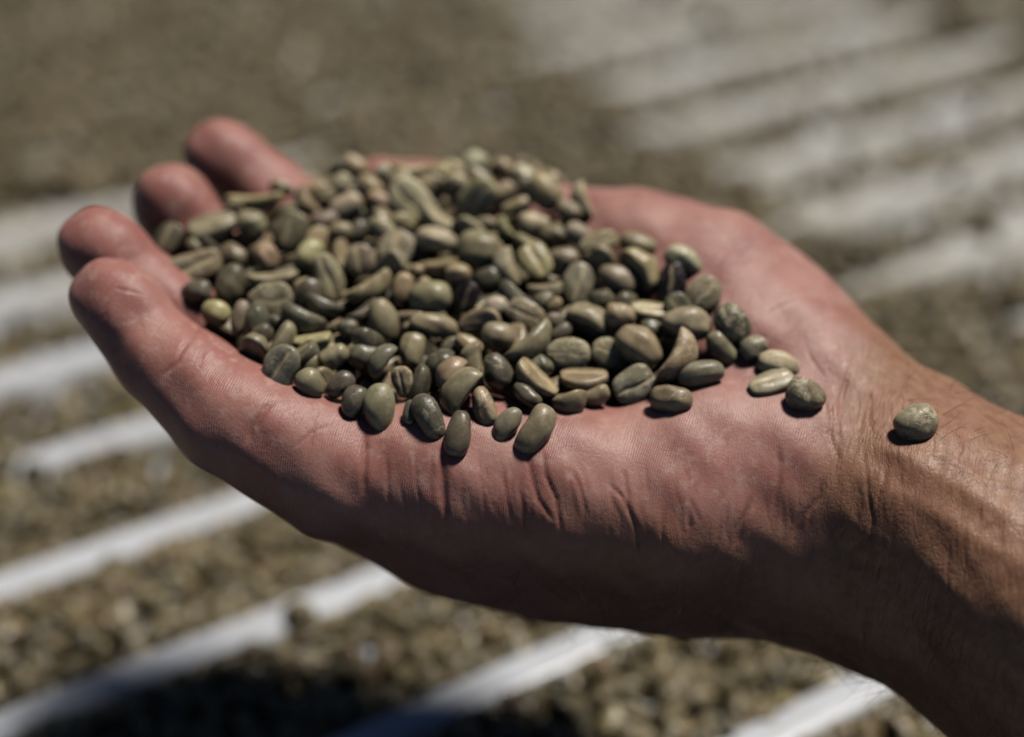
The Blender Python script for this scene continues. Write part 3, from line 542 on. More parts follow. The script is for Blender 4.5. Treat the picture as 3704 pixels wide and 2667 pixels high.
CREASES = [  # width, depth (mm), points on the skin
(0.7,1.5,[(-31.0,241.3,127.4),(-30.5,238.6,126.2),(-30.4,236.9,125.0),(-30.4,235.4,123.7),(-30.4,234.3,122.0),(-30.4,232.8,119.9),(-30.6,231.7,117.4)]),
(0.45,0.7,[(-26.0,237.4,125.2),(-25.7,234.9,122.9),(-25.5,233.4,121.3),(-25.4,232.4,119.3),(-25.3,231.5,117.1),(-25.2,230.9,114.8)]),
(0.4,0.6,[(-20.3,238.1,126.7),(-20.0,236.2,125.3),(-19.7,234.6,123.8),(-19.5,233.1,122.1),(-19.2,231.9,120.3),(-18.6,230.6,118.5),(-17.9,229.8,116.4),(-17.4,229.2,114.2),(-16.8,228.9,111.6)]),
(0.8,1.5,[(-14.4,237.5,126.8),(-14.2,235.8,125.7),(-14.0,234.4,124.4),(-13.8,233.1,123.0),(-13.6,232.1,121.5),(-13.4,231.0,120.0),(-13.2,230.2,118.3),(-13.0,229.6,116.5),(-12.9,229.0,114.7),(-12.8,228.7,112.6)]),
(0.45,0.7,[(-6.3,237.3,126.0),(-6.1,235.6,124.9),(-5.9,234.4,123.5),(-5.7,233.1,122.1),(-5.4,231.8,120.6),(-5.2,230.8,118.7),(-4.9,230.0,116.7),(-4.7,229.2,114.7)]),
(0.4,0.6,[(-1.4,234.9,123.3),(-1.0,233.1,121.7),(-0.5,231.8,119.7),(0.0,230.7,117.8),(0.5,229.7,115.8),(1.0,229.0,113.5)]),
(0.55,1.0,[(3.8,239.2,126.2),(4.0,237.4,125.2),(4.3,235.9,124.0),(4.9,234.0,122.5),(5.5,232.5,120.8),(6.2,231.0,119.1),(7.5,230.0,117.6),(8.8,229.2,116.0),(10.1,228.4,114.4)]),
(0.5,1.0,[(6.8,239.3,126.2),(7.2,237.3,125.2),(7.5,235.6,123.9),(7.8,234.0,122.6),(9.0,232.3,120.9),(10.2,230.9,118.9),(10.5,229.8,117.2),(10.9,228.9,115.5),(11.3,228.1,113.5),(11.7,227.6,111.4)]),
(0.45,0.7,[(13.1,235.6,123.9),(13.8,234.2,122.8),(14.6,233.1,121.6),(15.3,232.1,120.2),(15.8,230.8,118.8),(16.3,230.0,117.1),(16.8,229.1,115.3)]),
(0.5,0.9,[(20.5,234.1,121.8),(22.4,232.9,120.5),(24.3,231.9,119.0),(25.3,230.5,117.4),(26.3,229.4,115.7),(27.3,228.4,113.9),(27.7,227.5,111.7),(28.2,226.8,109.4),(28.7,226.3,106.9)]),
(0.5,0.8,[(24.2,236.4,123.3),(24.6,234.7,121.8),(24.9,233.1,120.4),(25.3,231.5,118.9)]),
(0.6,0.7,[(39.8,234.6,122.5),(39.3,232.8,121.2),(38.7,231.2,119.3),(38.2,229.6,117.5),(38.1,228.2,115.4),(38.1,227.1,112.9)]),
(0.6,0.9,[(51.4,233.4,119.4),(50.4,231.7,117.5),(49.6,230.3,115.4),(49.3,229.5,113.7),(49.1,228.6,112.0),(48.9,227.8,110.3)]),
(0.6,0.9,[(56.9,241.2,127.3),(57.1,239.8,126.1),(57.3,238.3,124.8),(57.2,236.9,123.1),(57.2,235.4,121.5),(56.8,234.0,119.8),(56.5,232.7,118.0),(56.2,231.7,116.0)]),
(0.5,0.7,[(45.3,229.8,115.9),(44.8,228.7,114.3),(44.5,227.8,112.6),(44.0,227.1,110.7),(43.5,226.4,108.8),(43.0,226.1,106.5)]),
(0.5,0.7,[(32.7,230.4,118.6),(32.6,229.3,117.0),(32.5,228.3,115.5),(32.5,227.6,113.6),(33.0,226.7,111.9),(33.7,226.2,109.8),(34.3,225.7,107.7)]),
(0.55,1.1,[(69.1,255.5,131.8),(69.2,252.9,131.1),(69.2,250.1,130.5),(69.2,247.7,129.6),(68.4,244.1,128.4),(69.0,241.7,127.1),(69.7,239.3,125.8),(69.0,237.3,124.3),(68.3,235.5,122.6)]),
(0.5,0.8,[(75.0,262.6,133.8),(74.0,259.4,132.6),(72.9,256.0,131.6),(72.0,252.7,130.8),(71.1,249.4,130.0),(70.6,246.5,129.3),(70.2,244.0,128.3),(70.0,241.7,127.2),(69.7,239.5,126.1)]),
(0.4,0.6,[(76.1,265.0,134.6),(75.1,262.3,133.7),(74.0,259.5,132.8),(73.0,256.8,131.9),(71.6,253.8,131.1),(70.1,250.7,130.5)]),
(0.4,0.6,[(78.9,259.2,132.4),(78.4,255.8,131.8),(78.0,252.6,131.0),(77.6,249.1,130.5),(77.3,246.1,130.0),(77.0,243.3,129.4)]),
(0.45,0.7,[(75.1,240.8,128.0),(75.0,238.4,127.2),(75.0,236.5,126.1),(75.0,234.5,125.0),(75.0,232.7,123.8),(75.2,231.3,122.5),(75.5,229.8,121.3),(75.7,228.4,120.0),(76.0,227.1,118.6),(75.7,226.3,116.6),(75.4,225.5,114.6),(75.2,225.0,112.4)]),
(0.5,0.8,[(78.8,235.4,127.7),(78.4,233.5,126.2),(78.0,231.6,124.8),(77.2,230.1,123.0),(76.5,228.8,121.1)]),
(0.6,0.9,[(66.4,236.0,122.8),(66.0,234.6,121.3),(65.6,233.5,119.6),(64.2,232.6,117.9),(62.7,231.7,116.1),(62.0,230.7,114.2),(61.3,229.8,112.3),(60.6,228.9,110.3)]),
(0.5,0.6,[(51.1,232.4,117.9),(49.9,230.8,116.2),(48.8,229.5,114.2),(48.3,228.2,111.9),(47.8,227.3,109.2)]),
(0.4,0.5,[(97.3,242.2,131.0),(95.7,238.7,130.7),(94.3,235.6,130.1),(92.2,232.0,128.9)]),
(0.35,0.4,[(88.5,262.8,131.8),(86.7,258.7,132.1),(85.2,255.3,132.0),(83.1,252.1,131.8)]),
(0.4,0.5,[(65.0,267.4,136.3),(65.9,265.2,135.3),(66.8,263.0,134.4),(67.9,260.9,133.5),(68.9,258.6,132.7),(69.4,255.9,132.0),(69.9,253.3,131.2),(70.3,250.7,130.5)]),
(0.35,0.4,[(56.9,264.5,134.3),(58.3,262.8,133.6),(59.6,261.0,133.1),(60.8,258.7,132.9),(62.1,256.6,132.6),(63.8,254.8,132.1),(65.6,253.0,131.7)]),
(0.35,0.4,[(46.1,288.1,144.9),(48.1,289.0,145.4),(50.0,289.9,145.8),(52.0,291.1,146.1),(54.1,292.4,146.3),(56.3,293.2,146.1),(58.7,294.4,145.7),(61.1,295.9,145.1),(63.8,298.4,144.0)]),
(0.35,0.4,[(46.0,286.0,144.1),(48.2,286.4,144.6),(50.4,287.0,145.0),(52.6,287.7,145.2),(54.9,288.7,145.4),(57.3,290.2,145.3)]),
(0.35,0.35,[(48.7,290.0,145.9),(47.5,287.5,144.9),(46.4,285.3,143.8)]),
(0.4,0.5,[(59.1,277.0,142.0),(61.3,278.0,142.1),(63.5,279.3,142.2),(65.9,280.9,141.9),(68.3,282.8,141.6),(70.9,285.3,140.8)]),
(0.4,0.4,[(56.2,272.3,140.0),(58.1,273.3,140.6),(60.0,274.5,141.0),(62.0,275.9,141.2),(64.1,277.5,141.4),(66.2,279.4,141.4)]),
(0.35,0.4,[(-87.8,264.2,147.1),(-85.9,264.0,146.8),(-84.1,264.0,146.4),(-82.5,264.4,145.6),(-80.8,264.7,144.8)]),
(0.5,0.7,[(-69.7,254.0,138.8),(-69.5,256.9,139.2),(-68.8,260.3,138.7),(-70.7,273.8,131.6)]),
(0.6,1.0,[(-53.5,238.5,128.6),(-52.8,239.5,129.7),(-52.0,240.9,130.8),(-51.3,242.4,131.7),(-48.9,245.1,132.6)]),
(0.4,0.4,[(-68.6,248.0,135.9),(-67.9,249.7,137.1),(-67.2,251.9,138.0),(-66.2,254.0,138.4),(-65.3,256.9,138.2)]),
(0.35,0.4,[(-46.4,236.2,125.3),(-44.8,237.1,126.2),(-43.3,238.1,127.1),(-41.9,239.4,127.8),(-39.7,240.7,128.4),(-37.5,242.5,128.7)]),
(2.0,-0.75,[(73.3,243.6,128.6),(74.9,242.6,128.5),(76.3,241.3,128.7),(77.8,239.9,128.9),(79.3,238.7,129.0),(80.7,237.4,129.2),(82.2,236.2,129.3),(83.6,234.7,129.2),(85.2,233.5,128.9),(86.7,232.4,128.6),(88.3,231.3,128.3),(89.8,230.2,128.0),(91.4,229.2,127.5),(93.0,228.3,127.0),(94.5,227.4,126.6),(96.0,226.5,126.2),(97.4,225.5,126.0),(98.8,224.4,125.8),(100.2,223.1,125.7),(101.5,222.1,125.5),(102.8,220.8,125.4),(104.2,219.7,125.2),(105.5,218.5,125.1)]),
(1.8,-0.6,[(73.8,235.7,125.1),(75.2,234.5,125.0),(76.5,233.0,125.1),(77.9,231.8,125.0),(79.3,230.7,124.8),(80.6,229.5,124.8),(82.0,228.4,124.6),(83.5,227.6,124.2),(84.8,226.5,124.0),(86.3,225.7,123.6),(87.7,224.8,123.2),(89.1,223.9,122.9),(90.4,222.9,122.7),(91.7,221.8,122.5),(93.1,220.8,122.2),(94.4,219.7,122.0),(95.7,218.7,121.9),(96.9,217.5,121.8),(98.2,216.4,121.6),(99.3,215.2,121.6),(100.6,214.2,121.4),(101.9,213.1,121.3),(103.1,212.1,121.1),(104.3,211.1,120.9)]),
(1.1,-0.5,[(83.2,236.9,129.9),(84.9,236.4,130.1),(86.7,235.9,130.2),(88.4,235.5,130.4),(90.3,235.4,130.2),(91.8,234.2,129.9),(93.3,233.3,129.4),(94.9,232.3,128.9),(96.4,231.4,128.4),(98.0,230.4,127.9),(100.0,230.1,127.8),(101.9,229.7,127.7),(103.9,229.3,127.6),(105.8,228.9,127.5),(107.8,228.6,127.4)]),
(0.3,0.24,[(-87.9,261.6,145.1),(-88.9,260.9,144.1),(-89.7,260.4,142.9)]),
(0.31,0.12,[(-67.4,252.7,138.4),(-67.8,249.7,137.1),(-68.5,247.3,135.3)]),
(0.35,0.17,[(-60.1,251.1,136.0),(-59.8,248.6,135.5),(-59.6,246.3,134.8)]),
(0.31,0.11,[(-61.4,256.7,136.2),(-61.3,252.1,136.5),(-61.7,248.9,135.8)]),
(0.28,0.13,[(-65.4,252.7,137.9),(-65.9,250.4,137.2),(-66.0,248.6,136.3)]),
(0.4,0.17,[(-65.6,258.5,138.0),(-65.6,255.1,138.2),(-65.8,252.5,138.0)]),
(0.29,0.13,[(-59.6,255.6,135.5),(-59.7,251.7,135.9),(-60.4,248.7,135.6)]),
(0.39,0.1,[(-88.3,262.8,146.0),(-88.1,260.8,144.0),(-88.5,259.5,141.5)]),
(0.38,0.13,[(-93.0,265.2,146.8),(-94.7,264.4,144.8),(-96.9,264.9,141.9)]),
(0.37,0.11,[(-55.8,253.6,134.4),(-55.9,249.9,134.7),(-56.2,247.0,134.4)]),
(0.36,0.22,[(-60.0,257.0,135.4),(-59.3,251.3,135.8),(-59.2,247.4,135.0)]),
(0.37,0.11,[(-87.9,263.7,146.8),(-88.9,261.4,144.4),(-90.2,260.1,141.6)]),
(0.38,0.2,[(-87.9,264.6,147.3),(-88.9,263.5,146.5),(-89.3,262.5,145.6)]),
(0.35,0.2,[(-68.9,257.8,139.1),(-68.6,255.0,139.0),(-68.3,252.8,138.4)]),
(0.29,0.11,[(-87.9,262.1,145.4),(-88.7,260.0,142.7),(-89.4,258.9,139.4)]),
(0.3,0.17,[(-64.5,251.8,137.4),(-65.5,248.9,136.3),(-66.7,246.4,134.9)]),
(0.31,0.12,[(-60.6,253.1,136.3),(-61.0,248.8,135.7),(-61.7,245.3,134.5)]),
(0.32,0.21,[(-69.1,257.6,139.3),(-70.4,254.4,139.0),(-72.1,252.0,138.2)]),
(0.4,0.11,[(-70.6,256.2,139.4),(-71.2,253.7,138.8),(-71.4,251.5,138.0)]),
(0.39,0.21,[(-87.1,262.1,145.3),(-88.4,260.4,143.4),(-90.0,259.6,140.9)]),
(0.36,0.21,[(-62.8,254.0,137.1),(-63.6,249.5,136.4),(-64.5,246.2,135.0)]),
(0.36,0.22,[(-70.5,258.4,139.5),(-71.1,253.7,138.9),(-72.0,250.6,137.4)]),
(0.33,0.16,[(-58.6,255.7,135.1),(-59.5,251.0,135.8),(-60.8,248.0,135.4)]),
(0.38,0.13,[(-76.8,259.7,141.0),(-77.6,257.0,140.2),(-79.0,255.1,138.7)]),
(0.29,0.16,[(-53.9,251.0,134.1),(-53.3,247.1,133.7),(-53.2,244.0,132.7)]),
(0.33,0.16,[(-82.1,261.3,143.4),(-81.0,259.0,141.3),(-79.7,256.2,139.5)]),
(0.29,0.13,[(-86.7,261.0,144.2),(-87.1,260.1,142.9),(-87.7,259.2,141.6)]),
(0.39,0.15,[(-92.5,264.9,146.8),(-92.7,262.5,144.2),(-93.3,261.4,140.9)]),
(0.29,0.2,[(-62.3,250.5,136.5),(-62.6,247.4,135.5),(-62.6,244.7,134.2)]),
(0.32,0.13,[(-88.6,262.4,145.8),(-88.6,260.5,143.5),(-89.7,259.5,140.7)]),
(0.3,0.17,[(-65.0,254.4,138.1),(-64.6,250.1,136.7),(-64.4,246.4,134.9)]),
(0.3,0.1,[(-80.2,260.9,142.3),(-80.8,258.9,141.1),(-81.8,257.0,139.8)]),
(0.34,0.18,[(-56.6,250.1,134.9),(-56.1,246.0,133.9),(-56.0,242.8,132.3)]),
(0.37,0.17,[(-61.3,254.2,136.6),(-61.4,250.7,136.2),(-61.9,247.7,135.5)]),
(0.55,1.0,[(-70.2,259.7,139.2),(-70.4,254.4,139.1),(-71.0,252.4,138.4),(-71.7,250.6,137.5),(-73.1,249.4,136.2),(-74.7,248.7,134.6)]),
(0.45,0.7,[(-66.4,255.3,138.6),(-66.6,252.1,137.9),(-66.8,249.3,136.9),(-68.0,247.5,135.7),(-69.2,246.2,134.2)]),
(0.6,1.1,[(-49.9,245.2,132.7),(-52.1,242.2,131.8),(-53.0,240.8,130.7),(-54.0,239.5,129.6),(-54.7,238.1,128.0),(-55.5,237.0,126.1)]),
(0.35,0.4,[(-47.0,243.1,131.4),(-47.8,241.0,130.5),(-48.6,239.3,129.4),(-49.4,237.7,127.9),(-50.1,236.5,126.1)]),
(0.4,0.5,[(-41.3,242.9,129.4),(-41.5,240.5,128.5),(-41.8,238.5,127.3),(-42.0,237.0,126.0),(-42.2,235.7,124.6),(-42.5,234.7,123.0)]),
(0.36,0.17,[(-26.8,234.3,122.1),(-26.0,233.3,120.6),(-25.1,232.3,119.2),(-24.8,231.5,117.5),(-24.5,230.9,115.7),(-24.0,230.4,113.7),(-23.4,230.2,111.6),(-23.5,230.1,109.3),(-23.7,230.6,106.4)]),
(0.42,0.15,[(-16.1,235.0,124.9),(-15.7,233.8,123.6),(-15.3,232.6,122.2),(-14.5,231.6,120.8),(-13.7,230.6,119.3),(-14.4,229.9,117.5),(-15.1,229.3,115.7)]),
(0.4,0.2,[(7.6,235.5,123.8),(8.1,234.1,122.6),(8.7,232.7,121.5),(8.4,231.7,120.0),(8.0,230.6,118.5),(7.1,229.8,116.8),(6.1,229.0,115.1),(6.8,228.3,113.3),(7.4,227.9,111.4)]),
(0.36,0.24,[(53.8,234.6,120.7),(54.1,233.5,119.2),(54.5,232.5,117.7),(55.0,231.5,116.2),(55.5,230.7,114.6),(56.2,230.1,112.8),(56.9,229.2,111.1)]),
(0.39,0.22,[(34.5,235.5,123.3),(34.9,234.0,122.1),(35.3,232.6,121.0),(35.7,231.2,119.8),(36.1,230.2,118.4),(36.0,229.0,117.0),(35.9,228.2,115.4),(37.2,227.4,113.8),(38.6,226.8,112.0)]),
(0.5,0.2,[(46.5,237.4,124.4),(47.0,236.2,123.1),(47.4,235.0,121.8),(47.6,233.8,120.4),(47.7,232.6,119.1),(47.9,231.6,117.6),(48.2,230.5,116.1)]),
(0.36,0.36,[(0.8,234.7,123.0),(0.8,233.4,121.7),(0.7,232.2,120.4),(1.0,231.2,118.9),(1.3,230.4,117.3)]),
(0.45,0.33,[(-2.1,237.1,125.2),(-1.6,235.7,124.0),(-1.1,234.2,122.9),(-0.8,233.0,121.6),(-0.5,232.0,120.1)]),
(0.34,0.35,[(28.8,238.3,124.3),(28.9,236.5,123.4),(29.1,234.8,122.4),(29.3,233.4,121.3),(29.4,232.2,119.9),(29.8,231.0,118.6),(30.1,229.8,117.3)]),
(0.41,0.31,[(35.5,234.3,122.5),(36.2,232.9,121.3),(37.0,231.7,120.0),(36.4,230.4,118.7),(35.8,229.2,117.3)]),
(0.4,0.27,[(57.8,234.2,119.8),(58.0,233.2,118.3),(58.2,232.2,116.8),(58.4,231.2,115.3),(58.6,230.3,113.6),(58.7,229.7,111.8),(58.6,228.8,110.1)]),
(0.42,0.37,[(46.3,232.9,120.0),(46.2,231.8,118.5),(46.0,230.6,117.2),(45.9,229.6,115.7),(45.9,228.8,114.0),(46.5,228.1,112.2),(47.1,227.5,110.4)]),
(0.48,0.26,[(-10.0,234.0,123.9),(-9.8,232.8,122.6),(-9.6,231.8,121.1),(-9.7,230.8,119.6),(-9.7,230.0,118.0),(-9.0,229.4,116.2),(-8.4,228.9,114.2),(-8.4,228.5,112.2),(-8.4,228.2,110.1)]),
(0.43,0.38,[(14.8,236.4,124.2),(15.5,235.0,123.0),(16.2,233.6,121.9),(16.6,232.4,120.6),(17.1,231.3,119.1)]),
(0.36,0.15,[(-11.6,231.4,120.4),(-11.5,230.5,118.8),(-11.4,229.7,117.2),(-11.4,229.1,115.3),(-11.5,228.6,113.4),(-11.1,228.4,111.2),(-10.7,228.3,108.9)]),
(0.35,0.19,[(33.9,235.0,123.1),(34.6,233.6,122.0),(35.2,232.2,120.8),(35.8,231.0,119.5),(36.3,229.8,118.2),(36.4,228.8,116.7),(36.5,228.0,115.1),(37.0,227.2,113.4),(37.5,226.5,111.6)]),
(0.43,0.25,[(-6.8,235.6,124.9),(-6.5,234.2,123.8),(-6.3,233.0,122.4),(-6.8,232.0,120.9),(-7.4,231.0,119.4)]),
(0.36,0.22,[(39.8,232.6,120.9),(39.4,231.4,119.6),(39.0,230.2,118.2),(40.0,229.2,116.8),(41.0,228.3,115.2)]),
(0.48,0.3,[(2.7,234.8,123.2),(2.6,233.5,121.8),(2.5,232.3,120.5),(2.6,231.3,119.0),(2.7,230.5,117.4),(3.0,229.7,115.7),(3.4,229.0,113.9)]),
(0.44,0.33,[(38.3,231.5,119.7),(38.0,230.3,118.4),(37.7,229.2,116.9),(38.3,228.2,115.4),(38.9,227.4,113.8)]),
(0.46,0.36,[(-5.2,235.0,124.0),(-4.9,233.6,122.8),(-4.7,232.6,121.3),(-4.2,231.6,119.9),(-3.8,230.7,118.2)]),
(0.44,0.3,[(2.7,232.0,120.0),(3.0,231.0,118.5),(3.4,230.1,116.9),(3.4,229.3,115.2),(3.3,228.7,113.4)]),
(0.4,0.35,[(-23.1,233.7,122.1),(-22.9,232.7,120.6),(-22.6,231.7,119.1),(-22.1,230.9,117.5),(-21.5,230.2,115.7),(-21.6,229.8,113.7),(-21.6,229.7,111.4),(-21.3,229.6,109.1),(-21.0,229.9,106.4)]),
(0.49,0.31,[(2.4,234.5,122.7),(2.3,233.2,121.4),(2.3,232.0,120.1),(2.9,231.0,118.6),(3.5,230.2,117.0),(3.7,229.4,115.3),(3.9,228.7,113.5),(4.9,228.1,111.7),(5.8,227.7,109.8)]),
(0.37,0.17,[(0.1,238.9,126.1),(0.8,237.3,125.1),(1.6,235.8,123.9),(1.6,234.4,122.7),(1.6,233.2,121.4),(1.8,232.0,120.1),(2.1,231.0,118.6)]),
(0.33,0.35,[(4.5,232.3,120.4),(4.6,231.3,119.0),(4.8,230.2,117.5),(4.9,229.4,115.8),(5.1,228.8,114.0),(4.6,228.3,112.0),(4.1,228.0,109.8)]),
(0.5,0.28,[(-5.5,237.3,126.1),(-5.1,235.9,124.9),(-4.8,234.5,123.7),(-4.3,233.3,122.4),(-3.8,232.3,120.9)]),
(0.43,0.32,[(-14.3,231.9,121.2),(-14.0,230.8,119.7),(-13.6,230.0,118.0),(-13.3,229.4,116.2),(-13.0,229.0,114.3),(-12.9,228.5,112.3),(-12.7,228.4,110.0),(-12.7,228.5,107.5),(-12.6,228.8,104.8)]),
(0.33,0.32,[(59.1,234.4,120.0),(59.4,233.4,118.6),(59.6,232.4,117.1),(60.0,231.4,115.6),(60.4,230.5,113.9)]),
(0.38,0.23,[(-8.9,232.3,121.8),(-8.4,231.3,120.3),(-7.8,230.5,118.7),(-7.8,229.7,117.1),(-7.8,229.2,115.1),(-7.9,228.6,113.3),(-8.0,228.3,111.1),(-7.6,228.2,108.8),(-7.2,228.3,106.3)]),
(0.35,0.2,[(37.0,237.9,125.1),(37.4,236.3,124.1),(37.9,234.9,122.9),(37.6,233.5,121.7),(37.3,232.0,120.6)]),
(0.35,0.17,[(-13.6,237.6,126.9),(-13.6,236.0,125.9),(-13.7,234.6,124.7),(-12.9,233.4,123.4),(-12.1,232.4,121.9),(-11.6,231.4,120.5),(-11.0,230.6,118.8)]),
(0.4,0.23,[(-4.2,237.6,126.0),(-3.3,236.2,124.9),(-2.4,235.0,123.6),(-2.0,233.6,122.4),(-1.5,232.6,120.9),(-1.5,231.6,119.4),(-1.4,230.8,117.8)]),
(0.34,0.19,[(34.4,238.7,125.4),(34.8,237.1,124.4),(35.2,235.5,123.4),(35.0,234.1,122.2),(34.8,232.7,121.0),(34.8,231.3,119.9),(35.0,230.3,118.4)]),
(0.34,0.29,[(23.4,234.5,121.9),(24.2,233.3,120.6),(25.0,232.1,119.3),(25.3,230.9,118.0),(25.5,229.9,116.5)]),
(0.4,0.19,[(0.2,236.4,124.7),(0.6,235.0,123.5),(1.0,233.8,122.2),(0.4,232.5,120.8),(-0.2,231.5,119.3),(0.2,230.7,117.7),(0.6,229.9,116.1),(0.6,229.2,114.2),(0.7,228.8,112.2)]),
(0.34,0.27,[(27.2,232.6,120.0),(27.6,231.4,118.7),(27.9,230.1,117.3),(28.6,229.1,115.9),(29.3,228.3,114.2),(29.9,227.5,112.6),(30.6,226.7,111.0)]),
(0.47,0.37,[(20.9,236.1,123.4),(21.2,234.7,122.3),(21.5,233.5,120.9),(21.9,232.3,119.6),(22.3,231.1,118.3),(23.1,230.1,116.8),(23.9,229.3,115.2),(23.6,228.5,113.5),(23.3,228.0,111.5)]),
(0.39,0.32,[(6.6,232.7,121.0),(6.3,231.5,119.7),(6.1,230.4,118.2),(6.8,229.6,116.6),(7.4,228.8,115.0),(6.9,228.2,113.1),(6.4,227.9,111.0)]),
(0.37,0.34,[(36.1,237.4,124.8),(37.0,235.8,123.8),(37.9,234.4,122.7),(37.8,233.0,121.5),(37.8,231.8,120.2),(38.7,230.6,118.9),(39.7,229.6,117.4),(40.0,228.8,115.8),(40.3,227.8,114.3)]),
(0.39,0.35,[(-2.7,232.7,121.0),(-3.0,231.6,119.5),(-3.4,230.6,118.0),(-2.5,230.0,116.2),(-1.7,229.4,114.4)]),
(0.48,0.29,[(24.7,234.3,121.6),(25.1,232.9,120.4),(25.5,231.7,119.1),(25.5,230.7,117.6),(25.6,229.6,116.2)]),
(0.36,0.34,[(12.4,236.1,124.2),(12.8,234.7,123.1),(13.2,233.3,121.9),(13.3,232.1,120.6),(13.5,231.1,119.1),(14.0,230.0,117.6),(14.5,229.2,116.0)]),
(0.46,0.2,[(20.9,237.3,124.2),(21.5,235.9,123.1),(22.0,234.5,121.9),(21.8,233.1,120.7),(21.6,231.9,119.4),(21.9,230.8,117.9),(22.2,230.0,116.3),(22.6,229.0,114.8),(23.0,228.4,113.0)]),
(0.42,0.24,[(21.1,232.6,120.1),(21.7,231.4,118.8),(22.4,230.4,117.3),(21.8,229.6,115.7),(21.3,228.8,114.0),(21.8,228.1,112.2),(22.4,227.7,110.2)]),
(0.43,0.34,[(-16.4,237.1,126.6),(-16.3,235.7,125.4),(-16.2,234.3,124.2),(-16.4,233.0,122.9),(-16.6,232.0,121.4),(-16.3,231.2,119.8),(-16.1,230.4,118.1)]),
(0.43,0.16,[(69.2,238.7,125.4),(68.4,236.7,123.8),(67.1,235.1,121.9),(67.5,233.5,120.0),(67.2,232.1,118.0),(67.0,230.7,115.9)]),
(0.31,0.26,[(75.7,230.1,121.7),(75.1,228.7,119.7),(75.0,227.3,117.7)]),
(0.46,0.23,[(86.9,219.4,116.2),(86.9,218.0,114.2),(87.2,216.7,112.3)]),
(0.4,0.18,[(103.2,219.5,124.8),(102.4,217.2,123.7),(101.9,214.9,122.6)]),
(0.41,0.13,[(90.4,235.7,130.4),(89.8,233.0,129.4),(89.7,230.6,128.2),(89.1,228.7,126.7),(88.9,226.5,125.3),(88.1,225.0,123.5)]),
(0.34,0.23,[(73.8,232.7,122.8),(73.2,231.1,120.9),(72.5,229.7,118.8),(73.9,227.9,117.2)]),
(0.36,0.23,[(78.2,233.5,126.3),(78.7,231.2,125.1),(78.0,229.6,123.2),(77.7,228.0,121.3),(77.9,226.5,119.5)]),
(0.41,0.15,[(81.5,231.4,126.7),(80.5,229.8,124.8),(79.5,228.2,123.0),(79.2,226.9,120.9)]),
(0.32,0.22,[(80.6,218.8,100.3),(81.0,218.3,97.4),(81.2,217.8,94.5)]),
(0.31,0.17,[(64.4,227.8,107.7),(65.6,226.9,105.1),(66.9,226.1,102.6)]),
(0.36,0.17,[(81.5,219.8,107.6),(81.6,219.0,105.1),(81.4,218.5,102.2),(81.4,218.2,99.1),(81.9,217.6,96.3),(82.4,217.2,93.2)]),
(0.46,0.24,[(85.5,231.1,127.6),(85.3,229.0,126.3),(84.3,227.4,124.4),(84.0,225.7,122.7),(83.9,224.1,120.9)]),
(0.36,0.28,[(98.4,204.8,109.1),(98.0,204.2,106.5),(98.5,203.3,104.2),(98.3,203.0,101.1)]),
(0.32,0.12,[(75.0,222.3,100.9),(75.7,221.4,98.4),(76.6,220.7,95.6),(77.3,220.6,92.3),(77.9,220.6,88.8)]),
(0.33,0.22,[(76.1,221.5,100.8),(76.3,221.0,97.9),(76.4,220.9,94.5),(77.4,220.4,91.6),(77.0,221.5,87.0),(78.0,222.5,82.3)]),
(0.44,0.25,[(64.8,234.8,121.0),(64.9,233.4,119.0),(63.9,232.0,116.9),(64.0,230.8,114.7),(63.1,229.7,112.3),(62.8,228.7,109.9)]),
(0.32,0.18,[(90.1,217.2,117.0),(90.2,215.6,115.2),(89.8,214.5,113.0),(89.9,213.1,111.1),(90.0,212.2,108.8)]),
(0.34,0.25,[(93.8,222.2,123.4),(92.8,220.4,121.7),(92.5,218.7,120.1),(92.5,216.8,118.7)]),
(0.3,0.2,[(98.5,204.0,107.0),(97.9,203.5,104.2),(98.7,202.8,101.7),(98.5,203.0,98.1),(99.4,202.4,95.4),(99.6,202.6,91.7)]),
(0.38,0.17,[(84.9,216.6,105.5),(84.6,216.1,102.6),(84.8,215.6,99.7)]),
(0.43,0.24,[(100.3,202.4,105.2),(100.0,202.0,102.3),(100.7,201.4,99.7),(101.1,201.3,96.4)]),
(0.42,0.2,[(91.3,216.6,117.4),(91.0,215.2,115.5),(91.0,213.9,113.5),(91.0,212.5,111.5)]),
(0.36,0.16,[(95.1,208.2,110.9),(95.6,206.9,109.0),(95.8,205.7,106.9),(96.0,204.9,104.4),(96.3,204.7,101.4)]),
(0.45,0.24,[(94.6,219.9,122.3),(94.3,218.0,120.9),(93.9,216.3,119.2)]),
(0.3,0.26,[(91.8,234.2,129.9),(90.7,231.7,128.8),(91.6,229.5,127.5)]),
(0.34,0.2,[(101.5,201.1,101.9),(102.2,200.4,99.2),(102.4,200.3,95.9),(103.0,200.0,92.9),(103.4,200.1,89.4),(103.5,200.4,85.4)]),
(0.38,0.22,[(101.3,216.6,123.1),(101.5,214.3,122.1),(101.3,212.4,120.6),(101.0,210.7,119.1),(101.1,208.8,117.7),(100.8,207.3,115.9)]),
(0.33,0.13,[(80.6,225.6,120.4),(79.8,224.6,118.1),(80.0,223.4,115.9),(79.8,222.6,113.4)]),
(0.32,0.16,[(99.0,220.6,124.2),(97.9,218.5,122.9),(99.2,216.0,122.0),(98.2,214.3,120.3)]),
(0.45,0.17,[(100.1,212.7,120.2),(100.0,210.8,118.8),(99.4,209.3,117.0)]),
(0.43,0.27,[(78.8,225.0,117.8),(78.1,224.2,115.3),(78.3,223.2,112.9),(77.7,222.7,110.1),(77.4,222.3,107.2),(78.1,221.3,104.8)]),
(0.34,0.13,[(86.7,216.2,110.2),(86.8,215.2,107.9),(86.7,214.7,105.0)]),
